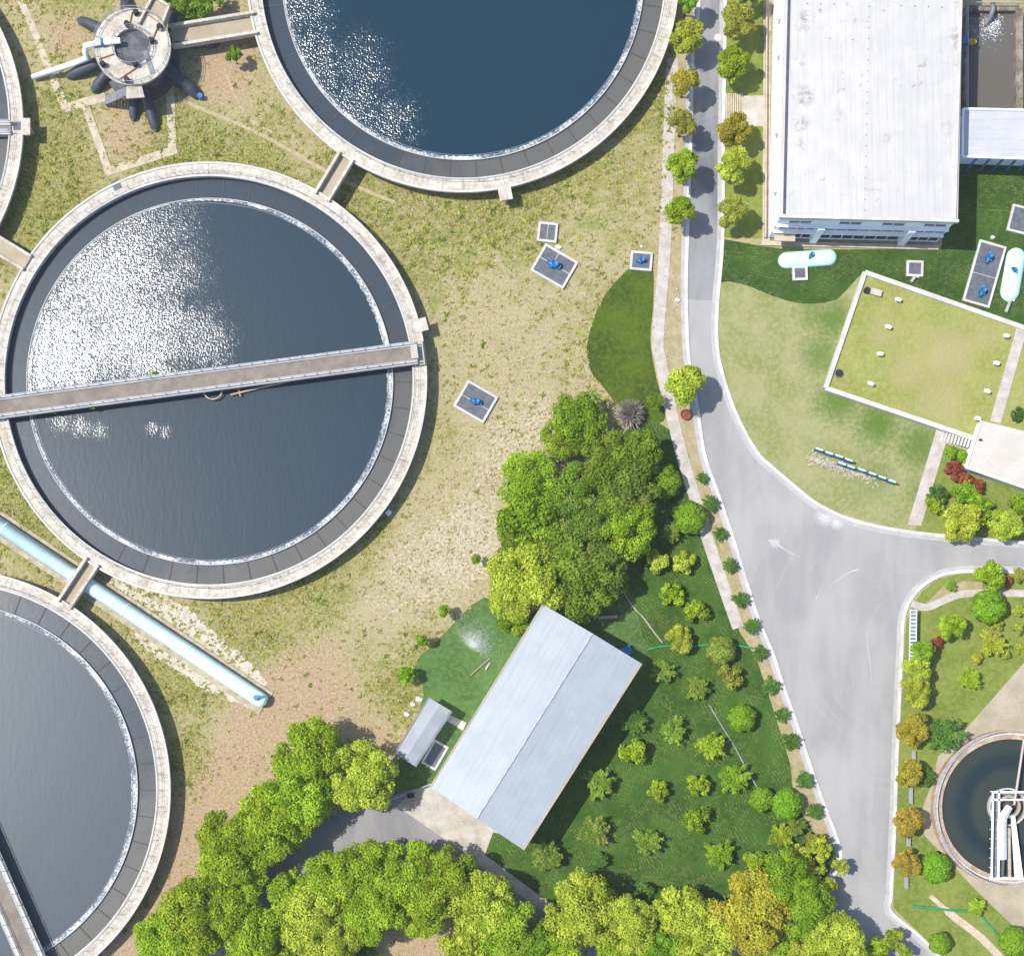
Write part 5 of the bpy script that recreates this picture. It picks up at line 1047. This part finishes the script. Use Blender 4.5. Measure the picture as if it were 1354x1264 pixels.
def tufts(name, n, hue, size, sel, mats, seed):
    r = np.random.default_rng(seed); px, py = r.uniform(-5, 900, n), r.uniform(-5, 1270, n); L_, D_, P_ = weights(px, py)
    patch = .5+.5*np.sin(px*.043+np.sin(py*.031)*2)*np.sin(py*.051+np.sin(px*.027)*2)
    keep = (~excl(px, py)) & (r.random(n) < sel(L_, D_, P_)*(.35+.9*patch)); px, py = px[keep], py[keep]; m = len(px)
    x, y = (px-677)/10, (632-py)/10; s = size*(.45+1.0*r.random(m)**1.6); k = 7
    a = r.uniform(0, 6.28, (m, k)); ln = s[:, None]*r.uniform(.5, 1.0, (m, k)); h = s[:, None]*r.uniform(.15, .55, (m, k)); wd = .32*s[:, None]
    bx, by = x[:, None], y[:, None]; ca, sa = np.cos(a), np.sin(a)
    p0 = np.stack([bx-sa*wd*.5, by+ca*wd*.5, 0*a+.0], -1); p1 = np.stack([bx+sa*wd*.5, by-ca*wd*.5, 0*a], -1)
    p2 = np.stack([bx+ca*ln*.6+sa*wd*.4, by+sa*ln*.6-ca*wd*.4, h], -1); p3 = np.stack([bx+ca*ln, by+sa*ln, h*.85], -1)
    v = np.stack([p0, p1, p2, p3], 2).reshape(-1, 3); f = np.arange(m*k*4).reshape(-1, 4)
    lv = np.repeat(r.random(m), k)*.6+.4*r.random(m*k)
    me = np_mesh(name, v, f, [mats], None, {'leafv': lv}); o = bpy.data.objects.new(name, me); C.objects.link(o); tag(o, kind='stuff')
    return o
wg = leaf_material('weed leaves', lc(134, 140, 60), lc(200, 202, 104)); dg = leaf_material('dry grass leaves', lc(164, 148, 100), lc(224, 212, 172)); sg = leaf_material('fresh weed leaves', lc(98, 120, 44), lc(154, 174, 80))
tufts('weeds', 130000, 0, .38, lambda l, d, p: np.clip(l*1.05-.5*d-.35*p, .06, 1)*.55, wg, 1)
tufts('dry_grass', 110000, 0, .28, lambda l, d, p: np.clip(.45+.3*p-.3*d, .1, 1)*.5, dg, 2)
tufts('green_weeds', 24000, 0, .48, lambda l, d, p: np.clip((l-.42)*1.3-.4*d, .02, 1)*.6, sg, 3)
def stones(n, seed):
    r = random.Random(seed); m = MB()
    zones = [(886, 400, 12, 60, 60), (1096, 612, 45, 12, 0), (650, 620, 60, 60, 90), (30, 650, 12, 30, 40), (700, 430, 120, 120, 60), (560, 300, 60, 40, 30), (300, 870, 120, 60, 30)]
    for (zx, zy, sx, sy, k) in zones:
        for i in range(k):
            px, py = r.gauss(zx, sx/2), r.gauss(zy, sy/2)
            if bool(excl(np.array([px]), np.array([py]))[0]) and zx not in (886, 1096): continue
            x, y = W(px, py); s = r.uniform(.06, .2); m.cyl((x, y), s, -.02, s*.8, 6, r2=s*.5)
    # pale scattered straw pattern under the sign panels
    for i in range(170):
        f = r.random(); px, py = 1070+f*85+r.gauss(0, 4), 603+f*34+r.gauss(0, 4); x, y = W(px, py); m.beam((x, y), (x+r.uniform(-.5, .5), y+r.uniform(-.5, .5)), .2, .0, .1+.001*(i % 50))
    tag(m.build('stones', M['stone']), kind='stuff')
stones(0, 5)

# lawn sprinkler with its drifting spray
x, y = W(624, 848); t = thing('lawn_sprinkler', 'small lawn sprinkler wetting the grass left of the workshop', 'sprinkler', (x, y, 0))
MB().cyl((0, 0), .06, 0, .5, 8).build('riser', M['grey_metal'], t); MB().box((0, 0, .53), (.35, .07, .06), .5).build('arm', M['yellow'], t)
r = np.random.default_rng(9); n = 11000; a = r.uniform(-.6, 2.6, n); a = np.round(a*7)/7+r.normal(0, .07, n); d = np.abs(r.normal(0, 1.7, n))+.1
cen = np.stack([x+.6*d*np.cos(a)*1.6+r.normal(0, .25, n), y+d*np.sin(a)*1.1-.6+r.normal(0, .25, n), .3+1.2*r.random(n)], 1)
v, f = leaf_quads(cen, unit(n, r), .022, r); dm = NT('spray droplets'); dm.pbsdf((.9, .93, .95, 1), .3)
tag(bpy.data.objects.new('water_spray', np_mesh('water_spray', v, f, [dm.m])), kind='stuff'); C.objects.link(bpy.data.objects['water_spray'])

n = 420; x, y = W(1307, 40); cen = np.stack([x+r.normal(0, .75, n), y+r.normal(0, .9, n), .9+.12*r.random(n)], 1)
v, f = leaf_quads(cen, unit(n, r)*.4+[0, 0, 1.], .055, r, .7); tag(bpy.data.objects.new('splash_foam', np_mesh('splash_foam', v, f, [dm.m])), kind='stuff'); C.objects.link(bpy.data.objects['splash_foam'])

# thin air haze over the whole site
hz = NT('thin haze'); pv = hz.n('VolumePrincipled', {'Color': (.93, .95, 1, 1), 'Density': .00020, 'Anisotropy': .2}); hz.t.links.new(pv.outputs[0], hz.out.inputs['Volume'])
hb = MB().box((0, 0, 98), (4200, 4200, 198)).build('haze', hz.m); tag(hb, kind='stuff')
